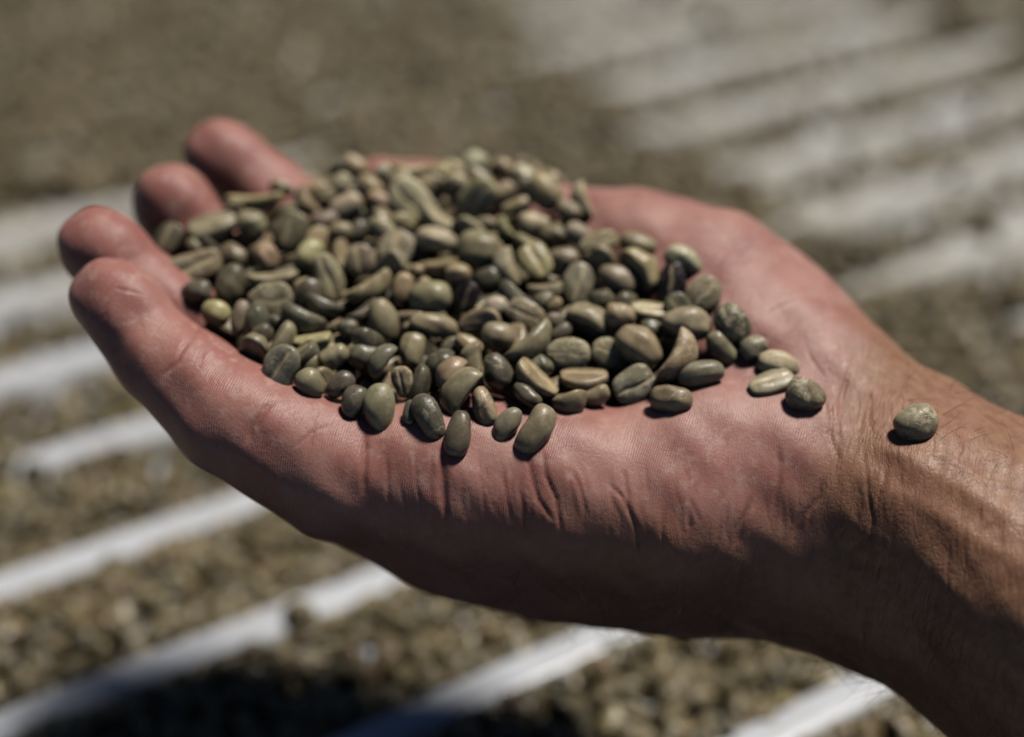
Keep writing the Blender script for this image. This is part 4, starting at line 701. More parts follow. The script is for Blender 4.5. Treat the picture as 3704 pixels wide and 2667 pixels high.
(0.37,0.28,[(89.1,215.9,114.2),(88.9,214.7,112.1),(89.0,213.8,109.8),(88.7,212.9,107.3),(89.2,212.0,105.0)]),
(0.3,0.17,[(68.1,248.6,130.2),(68.0,245.8,129.1),(68.1,243.2,127.9)]),
(0.41,0.16,[(88.2,217.2,114.9),(88.2,216.1,112.7),(88.3,214.7,110.8)]),
(0.42,0.2,[(81.5,234.7,128.3),(81.1,232.3,127.1),(81.1,230.3,125.6),(81.4,228.4,124.1),(82.0,226.6,122.4)]),
(0.39,0.28,[(83.3,222.5,117.6),(83.4,221.1,115.6),(83.9,219.9,113.5),(84.2,218.8,111.3),(84.3,218.0,108.8),(85.1,216.6,106.9)]),
(0.33,0.26,[(90.1,219.3,119.2),(89.6,218.0,117.3),(89.4,216.4,115.5),(89.7,214.9,113.7),(89.9,213.6,111.7)]),
(0.47,0.28,[(97.7,228.5,127.3),(97.2,225.9,126.2),(96.0,223.6,125.0),(95.7,221.5,123.7)]),
(0.39,0.19,[(69.7,228.3,113.4),(70.1,227.1,111.2),(70.0,226.3,108.6)]),
(0.44,0.23,[(81.0,220.0,106.9),(81.4,219.0,104.6),(81.9,218.1,102.0),(81.9,217.7,99.1),(81.4,217.9,95.4),(82.7,217.0,92.9)]),
(0.31,0.29,[(96.5,204.4,97.9),(97.0,204.3,94.6),(97.0,204.7,90.8),(98.4,204.2,87.9),(99.0,204.2,84.3)]),
(0.43,0.28,[(74.5,238.1,126.8),(74.0,235.9,125.4),(74.1,233.8,124.0)]),
(0.3,0.28,[(90.9,220.5,121.0),(91.2,218.8,119.4),(90.9,217.3,117.6)]),
(0.33,0.18,[(90.1,237.3,130.9),(89.8,234.5,129.9),(88.9,232.0,128.8)]),
(0.32,0.21,[(78.8,220.5,102.9),(79.6,219.5,100.5),(79.7,219.0,97.6),(80.7,218.2,95.0),(80.6,218.6,91.1)]),
(0.41,0.15,[(74.9,238.8,127.3),(75.0,236.2,126.2),(75.2,234.0,124.8),(75.4,231.9,123.4)]),
(0.42,0.22,[(91.4,211.1,109.9),(91.0,210.5,107.2),(90.8,210.0,104.4),(90.6,209.8,101.3),(90.7,209.8,97.9)]),
(0.44,0.2,[(74.0,224.0,106.6),(74.4,223.1,104.0),(74.6,222.5,101.3),(75.0,222.0,98.3)]),
(0.38,0.25,[(92.7,210.8,111.7),(92.9,209.7,109.6),(92.8,208.7,107.3),(93.8,207.2,105.5)]),
(0.43,0.28,[(76.5,221.4,100.1),(76.8,220.9,97.1),(76.8,220.7,93.8),(77.8,220.4,90.7),(78.0,220.9,86.6),(79.2,222.0,82.0)]),
(0.42,0.2,[(84.3,241.1,131.2),(83.7,238.1,130.3),(83.0,235.3,129.4),(83.3,233.0,128.1),(82.5,230.8,126.7),(81.6,229.2,124.9)]),
(0.37,0.22,[(70.3,242.7,127.7),(69.6,240.3,126.4),(68.9,238.1,124.9),(69.4,236.1,123.3),(69.1,234.3,121.6),(68.3,232.9,119.5)]),
(0.33,0.25,[(74.7,230.1,121.3),(74.7,228.8,119.3),(74.5,227.4,117.3),(74.3,226.4,114.9),(73.9,225.5,112.4)]),
(0.45,0.13,[(84.1,231.8,127.7),(83.4,229.8,126.1),(83.2,228.0,124.4),(82.4,226.5,122.6),(82.7,224.9,120.8)]),
(0.42,0.15,[(88.7,218.4,117.0),(89.3,216.7,115.4),(89.4,215.2,113.6),(89.6,213.8,111.7)]),
(0.35,0.19,[(87.3,216.6,112.2),(87.3,215.5,110.1),(88.0,214.1,108.1),(88.1,213.3,105.6),(89.2,211.6,104.0)]),
(0.44,0.2,[(99.1,217.1,122.6),(98.1,215.3,121.0),(97.6,213.6,119.3)]),
(0.41,0.2,[(75.7,247.9,130.0),(74.5,244.9,129.1),(73.0,242.2,127.9)]),
(0.42,0.24,[(67.1,225.8,101.3),(68.1,225.3,98.4),(68.6,224.8,95.4)]),
(0.42,0.3,[(93.0,218.7,120.5),(92.5,216.9,118.9),(92.6,215.2,117.2)]),
(0.38,0.16,[(80.2,222.8,115.0),(79.7,222.2,112.3),(79.5,221.5,109.6)]),
(0.36,0.29,[(99.6,213.1,120.3),(99.7,211.2,118.9),(99.6,209.5,117.3),(99.2,208.0,115.6)]),
(0.45,0.25,[(65.9,227.0,105.6),(66.9,226.1,103.1),(66.8,225.8,100.0),(66.9,225.5,96.8)]),
(0.47,0.17,[(73.6,232.8,123.0),(73.8,231.0,121.3),(73.9,229.3,119.6),(73.3,228.3,117.2)]),
(0.36,0.16,[(99.1,225.6,126.2),(98.0,223.1,125.2),(99.0,220.6,124.3)]),
(0.42,0.17,[(88.1,213.9,107.3),(87.6,213.4,104.4),(87.7,213.0,101.6),(88.0,212.5,98.7),(88.7,212.2,95.6)]),
(0.41,0.18,[(74.1,231.3,121.7),(72.8,230.1,119.5),(73.6,228.4,117.8),(73.2,227.3,115.4),(73.0,226.5,112.9),(72.6,225.7,110.4)]),
(0.31,0.22,[(76.8,220.9,98.5),(77.1,220.6,95.4),(77.8,220.2,92.3)]),
(0.44,0.29,[(101.8,231.4,128.0),(100.5,228.5,127.3),(99.0,225.7,126.4),(97.8,223.4,125.2)]),
(0.45,0.16,[(87.7,213.6,106.1),(88.0,213.0,103.4),(87.8,212.9,100.1)]),
(0.47,0.2,[(72.4,224.6,106.2),(72.2,224.1,103.3),(72.6,223.5,100.5),(73.0,222.8,97.8),(73.5,222.5,94.6)]),
(0.41,0.26,[(101.0,201.2,101.6),(102.1,200.4,99.1),(102.5,200.3,95.9),(103.1,200.2,92.6),(104.0,199.7,89.7)]),
(0.3,0.27,[(98.6,223.7,125.6),(99.9,221.0,124.8),(98.9,218.9,123.5),(99.3,216.6,122.4),(98.8,214.7,120.9)]),
(0.41,0.24,[(90.2,213.0,110.8),(90.2,211.8,108.7),(89.7,211.5,105.6)]),
(0.43,0.28,[(70.1,235.2,122.9),(70.2,233.4,121.2),(69.9,231.8,119.3)]),
(0.32,0.16,[(99.9,232.9,128.4),(98.3,229.7,127.8),(98.4,227.2,126.8),(97.0,224.7,125.7)]),
(0.39,0.26,[(93.2,207.1,99.7),(93.2,207.5,95.8),(92.8,208.4,91.4),(93.1,209.0,87.3),(93.6,209.8,82.8)]),
(0.41,0.19,[(80.1,229.3,124.0),(79.5,227.7,122.2),(79.7,226.1,120.3),(79.2,225.0,118.2),(79.6,223.8,116.0),(80.1,222.6,113.8)]),
(0.33,0.25,[(96.3,205.7,107.8),(96.7,204.7,105.5),(96.9,204.1,102.8)]),
(0.36,0.21,[(48.8,274.7,140.0),(50.4,271.9,138.9),(52.1,269.2,137.7)]),
(0.29,0.27,[(57.2,277.6,142.3),(59.9,279.7,142.7),(63.0,282.2,142.9)]),
(0.39,0.17,[(43.9,271.5,135.2),(41.9,270.7,133.1),(40.2,269.9,131.1)]),
(0.36,0.22,[(65.4,273.2,139.5),(63.8,270.5,138.3),(61.7,268.1,136.9)]),
(0.3,0.15,[(52.5,272.0,139.5),(54.7,269.1,138.0),(56.7,266.7,136.2)]),
(0.31,0.27,[(51.9,269.8,138.0),(53.4,270.1,138.4),(54.7,270.4,138.9)]),
(0.36,0.25,[(44.2,269.8,134.5),(45.2,269.9,135.1),(46.9,269.6,136.0)]),
(0.33,0.18,[(43.5,279.1,140.1),(44.3,277.4,139.4),(45.0,275.5,138.9)]),
(0.36,0.15,[(46.3,271.6,137.1),(45.4,268.6,134.6),(44.4,267.3,133.2),(43.2,265.7,132.0)]),
(0.32,0.28,[(47.8,285.0,143.9),(49.8,283.3,143.6),(51.6,281.8,143.2)]),
(0.33,0.23,[(53.4,284.3,144.2),(51.9,282.3,143.5),(50.5,280.5,142.7),(48.5,277.2,140.9)]),
(0.29,0.26,[(53.8,282.4,143.7),(54.7,280.2,143.0),(55.6,277.9,142.4),(56.6,275.9,141.7),(57.7,274.2,140.9)]),
(0.37,0.24,[(58.6,277.1,142.1),(60.1,274.6,141.0),(61.0,272.4,139.7)]),
(0.34,0.21,[(59.0,269.9,138.6),(56.3,267.8,137.0),(53.9,265.8,135.4)]),
(0.38,0.14,[(43.2,281.6,141.5),(45.0,279.7,141.0),(46.6,277.9,140.6)]),
(0.29,0.26,[(61.2,279.3,142.6),(59.9,276.6,141.8),(58.2,274.1,140.8)]),
(0.33,0.12,[(50.5,275.5,140.7),(48.8,274.1,139.5),(47.0,272.9,138.2)]),
(0.36,0.24,[(67.2,271.0,138.1),(71.0,273.2,138.2),(73.9,275.7,138.2)]),
(0.39,0.27,[(62.4,282.0,143.1),(61.4,280.0,142.7),(60.5,278.1,142.2)]),
(0.33,0.28,[(47.9,268.1,135.5),(51.0,268.3,136.8),(54.3,269.0,137.8)]),
(0.28,0.26,[(42.5,273.4,135.7),(40.8,272.3,133.3),(39.4,271.0,131.0)]),
(0.28,0.24,[(46.9,271.2,136.9),(45.7,270.2,135.6),(44.5,269.2,134.2),(42.8,266.5,131.9)]),
(0.31,0.17,[(66.2,285.1,142.7),(64.5,280.9,142.3),(62.8,277.3,141.5)]),
(0.39,0.19,[(64.8,269.1,137.5),(65.8,266.9,136.1),(67.0,264.3,134.9)]),
(0.37,0.19,[(55.4,268.5,137.5),(57.8,267.4,136.7),(60.2,266.5,135.9)]),
(0.33,0.21,[(53.0,273.4,140.2),(55.1,273.7,140.7),(56.6,274.2,141.0)]),
]
BED_LEVELS = [  # x, y (mm), height of the bean layer against the rib crests
(-294,759,5), (-194,767,5), (-92,776,5), (-21,810,5), (-266,669,5), (-244,599,5), (-192,605,5), (-191,648,5), (-102,654,5), (-34,659,5), (7,701,5), (-6,749,5), (42,681,5), (71,626,5), (57,650,5), (95,586,5), (127,546,5), (159,493,5), (190,468,5), (190,424,5), (319,887,5), (303,838,5), (278,883,5), (205,506,5), (214,510,5), (-372,1006,5), (-55,1040,5), (374,1085,5), (-344,692,5), (251,441,5),
(27,779,-5.0), (63,775,-5.0), (52,831,-5.0), (87,757,-5.0), (143,796,-5.0), (201,822,-5.0), (225,810,-5.0), (76,707,-5.0), (105,681,-5.0), (100,654,-5.0), (155,701,-5.0), (210,735,-5.0), (262,746,-5.0), (166,633,-5.0), (129,621,-5.0), (218,662,-5.0), (182,601,-5.0), (160,578,-5.0), (193,543,-5.0), (205,564,-5.0), (228,573,-5.0), (261,655,-5.0), (130,920,-5.0), (187,908,-5.0),
(-219,552,-5.0), (-196,507,-5.0), (-193,567,-5.0), (-221,528,-5.0), (-245,511,-5.0),
(-195,479,-4.6), (-180,451,-4.6), (-165,461,-4.6), (-213,446,-4.6),
(-154,419,-3), (-177,418,-3), (-130,407,-3),
(-120,346,-0.8), (-143,324,-0.8), (-59,328,-0.8), (12,293,-0.8), (102,283,-0.8), (-102,271,-0.8), (66,304,-0.8), (-132,287,-0.8), (-29,310,-0.8), (-54,290,-0.8), (-1,275,-0.8), (-167,355,-0.8), (141,281,-0.8), (-95,371,-0.8), (-32,340,-0.8), (54,323,-0.8), (-130,239,-0.8), (-12,230,-0.8), (129,235,-0.8),
(-98,485,3), (-24,456,3), (-155,401,3), (-180,380,3),
(-166,391,-1.2), (-161,395,-1.2), (-147,406,-1.2), (-139,411,-1.2), (-130,417,-1.2), (42,366,-1.2), (25,312,-1.2),
]

# ---- the hand: a blended solid of round bones and muscle pads, meshed on a grid (all in millimetres)
def seg_dist(P, a, b, ra, rb):
    ab = b - a
    t = np.clip(((P - a) @ ab) / max(float(ab @ ab), 1e-9), 0, 1)
    q = P - a - t[..., None] * ab
    return np.sqrt((q * q).sum(-1)) - (ra + t * (rb - ra))

def smin(a, b, k):
    h = np.maximum(k - np.abs(a - b), 0) / k
    return np.minimum(a, b) - h * h * k * 0.25

def smax(a, b, k):
    return -smin(-a, -b, k)

class Field:
    def __init__(self, lo, hi, h):
        self.lo = np.array(lo, np.float32); self.h = h
        self.n = np.ceil((np.array(hi) - lo) / h).astype(int) + 1
    def empty(self):
        return np.full(self.n, 60, np.float32)
    def box(self, pts, pad):
        pts = np.array(pts)
        i0 = np.clip(((pts.min(0) - pad - self.lo) / self.h).astype(int), 0, self.n - 1)
        i1 = np.clip(((pts.max(0) + pad - self.lo) / self.h).astype(int) + 2, 1, self.n)
        return tuple(slice(a, b) for a, b in zip(i0, i1))
    def pts(self, sl):
        ax = [self.lo[i] + self.h * np.arange(sl[i].start, sl[i].stop, dtype=np.float32) for i in range(3)]
        return np.stack(np.meshgrid(*ax, indexing='ij'), -1)
    def add(self, f, a, b, ra, rb, k):
        a = np.array(a, np.float32); b = np.array(b, np.float32)
        sl = self.box([a, b], max(ra, rb) + k + 6)
        d = seg_dist(self.pts(sl), a, b, ra, rb)
        f[sl] = smin(f[sl], d, k) if k > 0 else np.minimum(f[sl], d)

def build_field(H, h):
    """H: dict with 'palm' [(a, b, ra, rb, k)], 'fingers' [[(p, r), ...], ...], 'pads' per finger, 'dents'."""
    allp = [p for s in H['palm'] for p in s[:2]] + [p for fg in H['fingers'] for p, r in fg]
    allp = np.array(allp, np.float32)
    F = Field(allp.min(0) - 34, allp.max(0) + 34, h)
    palm = F.empty()
    for a, b, ra, rb, k in H['palm']:
        F.add(palm, a, b, ra, rb, k)
    for c, r, k in H['dents']:                       # hollows pressed into the palm
        c = np.array(c, np.float32); sl = F.box([c], r + k + 2)
        P = F.pts(sl) - c
        palm[sl] = smax(palm[sl], r - np.sqrt((P * P).sum(-1)), k)
    total = palm.copy()
    for fg, pads in zip(H['fingers'], H['pads']):
        f = F.empty()
        for (p, r), (q, s) in zip(fg[:-1], fg[1:]):
            F.add(f, p, q, r, s, 2.5)
        for c, r in pads:
            F.add(f, c, c, r, r, 5.0)
        sl = F.box([p for p, r in fg], 40)
        total[sl] = np.minimum(total[sl], smin(palm[sl], f[sl], H['web']))
    return F, total

def surface_nets(f, lo, h):
    s = f < 0
    corners = [(i, j, k) for i in (0, 1) for j in (0, 1) for k in (0, 1)]
    n = np.array(f.shape) - 1
    cnt = np.zeros(n, np.int8)
    for i, j, k in corners:
        cnt += s[i:i + n[0], j:j + n[1], k:k + n[2]]
    cells = np.argwhere((cnt > 0) & (cnt < 8))
    idx = np.full(n, -1, np.int32); idx[tuple(cells.T)] = np.arange(len(cells))
    acc = np.zeros((len(cells), 3)); w = np.zeros(len(cells))
    for c in corners:
        for ax in range(3):
            if c[ax]: continue
            d = list(c); d[ax] = 1
            a = f[tuple((cells + c).T)]; b = f[tuple((cells + d).T)]
            m = (a < 0) != (b < 0)
            t = np.where(m, a / np.where(m, a - b, 1), 0)
            p = np.tile(np.array(c, float), (len(cells), 1)); p[:, ax] += t
            acc += np.where(m[:, None], p, 0); w += m
    V = lo + h * (cells + acc / w[:, None])
    Q = []
    for ax in range(3):
        u, v = (ax + 1) % 3, (ax + 2) % 3
        sa = [slice(None)] * 3; sb = [slice(None)] * 3
        sa[ax] = slice(0, -1); sb[ax] = slice(1, None)
        A, B = s[tuple(sa)], s[tuple(sb)]
        e = np.argwhere(A != B)
        e = e[(e[:, u] > 0) & (e[:, v] > 0) & (e[:, u] < n[u]) & (e[:, v] < n[v])]
        flip = B[tuple(e.T)]
        q = []
        for du, dv in ((-1, -1), (0, -1), (0, 0), (-1, 0)):
            c = e.copy(); c[:, u] += du; c[:, v] += dv
            q.append(idx[tuple(c.T)])
        q = np.stack(q, 1)
        q[flip] = q[flip][:, ::-1]
        Q.append(q)
    return V, np.concatenate(Q)

def relax(V, Q, it, lam=0.5):
    E = np.concatenate([Q[:, [0, 1]], Q[:, [1, 2]], Q[:, [2, 3]], Q[:, [3, 0]]])
    deg = np.bincount(E[:, 0], minlength=len(V)).astype(float)
    for i in range(it):
        l = lam if i % 2 == 0 else -lam * 1.03
        S = np.stack([np.bincount(E[:, 0], V[E[:, 1], c], len(V)) for c in range(3)], 1)
        V = V + l * (S / deg[:, None] - V)
    return V


# ------------------------------------------------------------------ small helpers
def tag(o, label=None, cat=None, group=None, kind=None):
    if label: o['label'] = label
    if cat: o['category'] = cat
    if group: o['group'] = group
    if kind: o['kind'] = kind
    return o

def mesh_obj(name, V, F, mat, parent=None, smooth=True, link=True):
    me = bpy.data.meshes.new(name)
    me.from_pydata(np.asarray(V).tolist(), [], np.asarray(F).tolist() if isinstance(F, np.ndarray) else F)
    if smooth:
        me.polygons.foreach_set('use_smooth', [True] * len(me.polygons))
    if mat: me.materials.append(mat)
    o = bpy.data.objects.new(name, me)
    if link: col.objects.link(o)
    if parent: o.parent = parent
    return o

def attr(me, name, vals, typ='FLOAT'):
    a = me.attributes.new(name, typ, 'POINT')
    vals = np.asarray(vals, np.float32)
    a.data.foreach_set('value' if typ in ('FLOAT', 'INT') else 'vector', vals.ravel().astype(int) if typ == 'INT' else vals.ravel())

class Nodes:
    def __init__(self, name):
        self.mat = bpy.data.materials.new(name)
        self.mat.use_nodes = True
        self.t = self.mat.node_tree
        self.bsdf = self.t.nodes['Principled BSDF']
    def n(self, typ, **kw):
        nd = self.t.nodes.new(typ)
        for k, v in kw.items():
            if k.startswith('_'): setattr(nd, k[1:], v)
        for k, v in kw.items():
            if not k.startswith('_'):
                key = k.replace('__', ' ')
                key = int(key[1:]) if key[0] == 'i' and key[1:].isdigit() else key
                self.set(nd.inputs[key], v)
        return nd
    def set(self, sock, v):
        if isinstance(v, bpy.types.NodeSocket): self.t.links.new(v, sock)
        else: sock.default_value = v
    def math(self, op, a, b=0.0, c=0.0, clamp=False):
        nd = self.t.nodes.new('ShaderNodeMath'); nd.operation = op; nd.use_clamp = clamp
        self.set(nd.inputs[0], a); self.set(nd.inputs[1], b); self.set(nd.inputs[2], c)
        return nd.outputs[0]
    def mix(self, f, a, b, mode='MIX'):
        nd = self.t.nodes.new('ShaderNodeMix'); nd.data_type = 'RGBA'; nd.blend_type = mode
        self.set(nd.inputs[0], f)
        self.set(nd.inputs[6], (*a, 1) if isinstance(a, tuple) and len(a) == 3 else a)
        self.set(nd.inputs[7], (*b, 1) if isinstance(b, tuple) and len(b) == 3 else b)
        return nd.outputs[2]
    def ramp(self, f, lo, hi):
        nd = self.t.nodes.new('ShaderNodeMapRange'); nd.interpolation_type = 'SMOOTHSTEP'
        self.set(nd.inputs[0], f); nd.inputs[1].default_value = lo; nd.inputs[2].default_value = hi
        return nd.outputs[0]
    def noise(self, vec, scale, detail=3, rough=.5, dist=0.0):
        nd = self.n('ShaderNodeTexNoise', Scale=scale, Detail=detail, Roughness=rough, Distortion=dist)
        if vec is not None: self.set(nd.inputs['Vector'], vec)
        return nd.outputs[0]
    def attr(self, name, typ='GEOMETRY'):
        nd = self.t.nodes.new('ShaderNodeAttribute'); nd.attribute_name = name; nd.attribute_type = typ
        return nd
    def bump(self, h, dist, strength=1.0, normal=None):
        nd = self.n('ShaderNodeBump', Strength=strength, Distance=dist, Height=h)
        if normal is not None: self.set(nd.inputs['Normal'], normal)
        return nd.outputs[0]
    def out(self, **kw):
        for k, v in kw.items():
            self.set(self.bsdf.inputs[k.replace('__', ' ')], v)
        return self.mat

# ------------------------------------------------------------------ materials
def bean_material(instanced):
    m = Nodes('green_coffee' if not instanced else 'green_coffee_bed')
    oc = m.n('ShaderNodeTexCoord').outputs['Object']
    if instanced:
        base = m.attr('tone', 'INSTANCER').outputs['Color']; skin = 0.3
        rnd = m.n('ShaderNodeObjectInfo').outputs['Random']
    else:
        oi = m.n('ShaderNodeObjectInfo')
        base = oi.outputs['Color']; skin = oi.outputs['Alpha']; rnd = oi.outputs['Random']
    off = m.n('ShaderNodeVectorMath', _operation='ADD', i0=oc)
    cx = m.n('ShaderNodeCombineXYZ', X=rnd, Y=m.math('MULTIPLY', rnd, 3.7), Z=m.math('MULTIPLY', rnd, 7.1))
    m.t.links.new(cx.outputs[0], off.inputs[1]); v = off.outputs[0]
    big = m.noise(v, 260, 3, .55)
    c = m.mix(m.ramp(big, .35, .68), base, m.mix(1.0, base, (.62, .60, .58), 'MULTIPLY'))
    fine = m.noise(v, 1900, 4, .65)
    c = m.mix(m.math('MULTIPLY', m.ramp(fine, .52, .75), .45), c, m.mix(.5, c, (.42, .35, .2)))
    slit = m.attr('slit').outputs['Fac']
    cream = m.mix(m.noise(v, 900, 3), (.86, .71, .45), (.60, .45, .25))
    c = m.mix(m.math('MULTIPLY', m.ramp(m.math('ADD', slit, m.math('MULTIPLY', m.math('SUBTRACT', fine, .5), .8)), .34, .54), m.math('ADD', m.math('MULTIPLY', skin, .6), .45, clamp=True)), c, cream)
    # papery remains of silver skin in ragged flakes
    fl = m.noise(v, 420, 6, .68, 1.2)
    fmask = m.math('MULTIPLY', m.ramp(m.math('ADD', fl, m.math('MULTIPLY', skin, .10)), .585, .655), m.math('MULTIPLY', skin, .85))
    c = m.mix(fmask, c, m.mix(fine, (.84, .73, .50), (.62, .53, .35)))
    h = m.math('ADD', m.math('MULTIPLY', fine, .35), m.math('ADD', m.math('MULTIPLY', m.noise(v, 520, 3), .6), m.math('MULTIPLY', fmask, .5)))
    rough = m.math('ADD', .29, m.math('MULTIPLY', m.math('ADD', fmask, m.ramp(fine, .4, .7)), .16))
    return m.out(Base__Color=c, Roughness=rough, Normal=m.bump(h, .00022, .6),
                 **{'Specular IOR Level': .55, 'Subsurface Weight': 0.0})

def skin_material():
    m = Nodes('skin')
    p = m.attr('grain').outputs['Vector']                     # metres along, across and through the hand
    tan = m.attr('tan').outputs['Fac']; red = m.attr('red').outputs['Fac']; cr = m.attr('crease').outputs['Fac']
    big = m.noise(p, 70, 4, .6)
    mid = m.noise(p, 330, 4, .6)
    pal = m.mix(m.ramp(big, .3, .72), (.60, .315, .26), (.41, .165, .135))
    pal = m.mix(m.math('MULTIPLY', red, .55), pal, (.46, .175, .145))
    pal = m.mix(m.math('MULTIPLY', m.ramp(mid, .5, .72), .7), pal, (.62, .40, .325))
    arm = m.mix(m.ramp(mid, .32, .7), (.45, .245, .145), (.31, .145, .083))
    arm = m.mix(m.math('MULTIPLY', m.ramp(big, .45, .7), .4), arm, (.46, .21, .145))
    arm = m.mix(m.attr('back').outputs['Fac'], arm, m.mix(m.ramp(mid, .32, .7), (.27, .15, .09), (.20, .105, .062)))  # browner back of the hand, darkened further to paint in shade on the underside
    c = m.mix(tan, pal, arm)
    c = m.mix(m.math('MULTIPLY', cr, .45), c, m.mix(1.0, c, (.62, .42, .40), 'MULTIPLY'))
    dust = m.noise(p, 2600, 2, .5)
    c = m.mix(m.math('MULTIPLY', m.ramp(dust, .66, .8), m.math('MULTIPLY', m.ramp(big, .42, .6), .5)), c, (.62, .47, .30))
    # dermal ridges on the palm, stretched skin lines on the wrist
    w = m.n('ShaderNodeTexWave', _wave_type='BANDS', _bands_direction='X', Scale=600, Distortion=9.0, Detail=1.0)
    w.inputs['Detail Scale'].default_value = .25
    m.set(w.inputs['Vector'], p)
    ridge = m.math('MULTIPLY', w.outputs[0], m.math('SUBTRACT', 1.0, tan))
    st = m.n('ShaderNodeVectorMath', _operation='MULTIPLY', i0=p, i1=(1.0, .22, .3)).outputs[0]
    lines = m.noise(st, 420, 5, .62, .9)
    vor = m.n('ShaderNodeTexVoronoi', _feature='DISTANCE_TO_EDGE', Scale=900); m.set(vor.inputs['Vector'], m.n('ShaderNodeVectorMath', _operation='MULTIPLY', i0=p, i1=(1, .5, .6)).outputs[0])
    cell = m.ramp(vor.outputs['Distance'], 0.0, .12)
    n1 = m.bump(ridge, .00005, .7)
    n2 = m.bump(m.math('MULTIPLY', lines, m.math('ADD', .25, m.math('MULTIPLY', tan, .75))), .0008, .7, n1)
    n3 = m.bump(m.math('MULTIPLY', cell, tan), .00005, .5, n2)
    n4 = m.bump(m.noise(p, 1500, 3, .6), .00018, .5, n3)
    rough = m.math('ADD', m.math('ADD', .33, m.math('MULTIPLY', m.attr('back').outputs['Fac'], .33)), m.math('MULTIPLY', mid, .25))
    return m.out(Base__Color=c, Roughness=rough, Normal=n4, **{'Subsurface Weight': .16, 'Subsurface Radius': (1.0, .33, .2),
                 'Subsurface Scale': .0022, 'Specular IOR Level': .5})

def plain(name, colr, rough=.5, noise=None):
    m = Nodes(name)
    c = (*colr, 1)
    if noise:
        oc = m.n('ShaderNodeTexCoord').outputs['Object']
        c = m.mix(m.ramp(m.noise(oc, noise[0], 4, .6), .4, .75), tuple(colr), noise[1])
    return m.out(Base__Color=c, Roughness=rough)

M_BEAN = bean_material(False)
M_BEDBEAN = bean_material(True)
M_SKIN = skin_material()
M_HAIR = plain('hair', (.02, .015, .012), .4)
def sheet_material():
    m = Nodes('white_sheet')
    pos = m.n('ShaderNodeNewGeometry').outputs['Position']
    n = m.noise(pos, 28, 5, .6)
    c = m.mix(m.ramp(n, .42, .75), (.74, .765, .81), (.60, .61, .62))
    sep = m.n('ShaderNodeSeparateXYZ', Vector=pos)
    dust = m.math('MULTIPLY', m.ramp(sep.outputs['Y'], .40, .56), m.ramp(n, .2, .55))     # chaff left where beans were raked off
    c = m.mix(dust, c, m.mix(m.noise(pos, 140, 3, .6), (.70, .68, .61), (.53, .51, .445)))
    return m.out(Base__Color=c, Roughness=m.math('ADD', .26, m.math('MULTIPLY', dust, .4)))
M_SHEET = sheet_material()
M_GROUND = plain('earth', (.16, .12, .085), .9, (6, (.10, .08, .055)))

# ------------------------------------------------------------------ ground and drying bed
g = mesh_obj('ground', [(-40, -40, -.85), (40, -40, -.85), (40, 40, -.85), (-40, 40, -.85)], [(0, 1, 2, 3)], M_GROUND, smooth=False)
tag(g, kind='structure')

AZ = math.radians(123.025)                                   # direction across the ribs of the sheet
EQ = np.array([math.cos(AZ), math.sin(AZ)]); ET = np.array([math.sin(AZ), -math.cos(AZ)])
PITCH, Q0 = 56.5, 583.9                                      # rib spacing and the crest the others are counted from (mm)
DEEP = 8.3
def rib_z(q):
    """height of the sheet (mm, crest = 0) at a distance across the ribs"""
    a = np.abs((q - Q0 + PITCH / 2) % PITCH - PITCH / 2)
    t = np.clip((a - 4.2) / 9.0, 0, 1)
    return -DEEP * t * t * (3 - 2 * t)

def slab(name, x0, x1, y0, y1, z0, z1, mat, parent=None):
    V = [(x, y, z) for z in (z0, z1) for x, y in ((x0, y0), (x1, y0), (x1, y1), (x0, y1))]
    return mesh_obj(name, V, [(3, 2, 1, 0), (4, 5, 6, 7), (0, 1, 5, 4), (1, 2, 6, 5), (2, 3, 7, 6), (3, 0, 4, 7)], mat, parent, False)
bed = slab('drying_bed', -1.5, 1.5, -1.2, 1.2, -.004 - DEEP * MM + .0003, -DEEP * MM + .0003, M_SHEET)
bed.location = (*(ET * .6 + EQ * (Q0 * MM)), 0)
bed.rotation_euler.z = math.atan2(ET[1], ET[0])
tag(bed, 'white ribbed drying bed with raised parallel ribs under spread coffee beans', kind='structure')
pq = np.concatenate([[-14.0], np.linspace(-12.6, -4.2, 8), np.linspace(4.2, 12.6, 8), [14.0]])
pz = rib_z(pq + Q0); pz[[0, -1]] -= .3
V = []; F = []
xs = np.linspace(-1.49, 1.49, 12)
for i, x in enumerate(xs):
    V += [(x, q * MM, z * MM) for q, z in zip(pq, pz)]
nq = len(pq)
for i in range(len(xs) - 1):
    F += [(i * nq + j, (i + 1) * nq + j, (i + 1) * nq + j + 1, i * nq + j + 1) for j in range(nq - 1)]
rib0 = mesh_obj('rib', V, F, M_SHEET, bed)
for k in range(-20, 13):
    r = rib0 if k == 0 else rib0.copy()
    if k: col.objects.link(r); r.parent = bed
    r.location = (0, -k * PITCH * MM, 0)

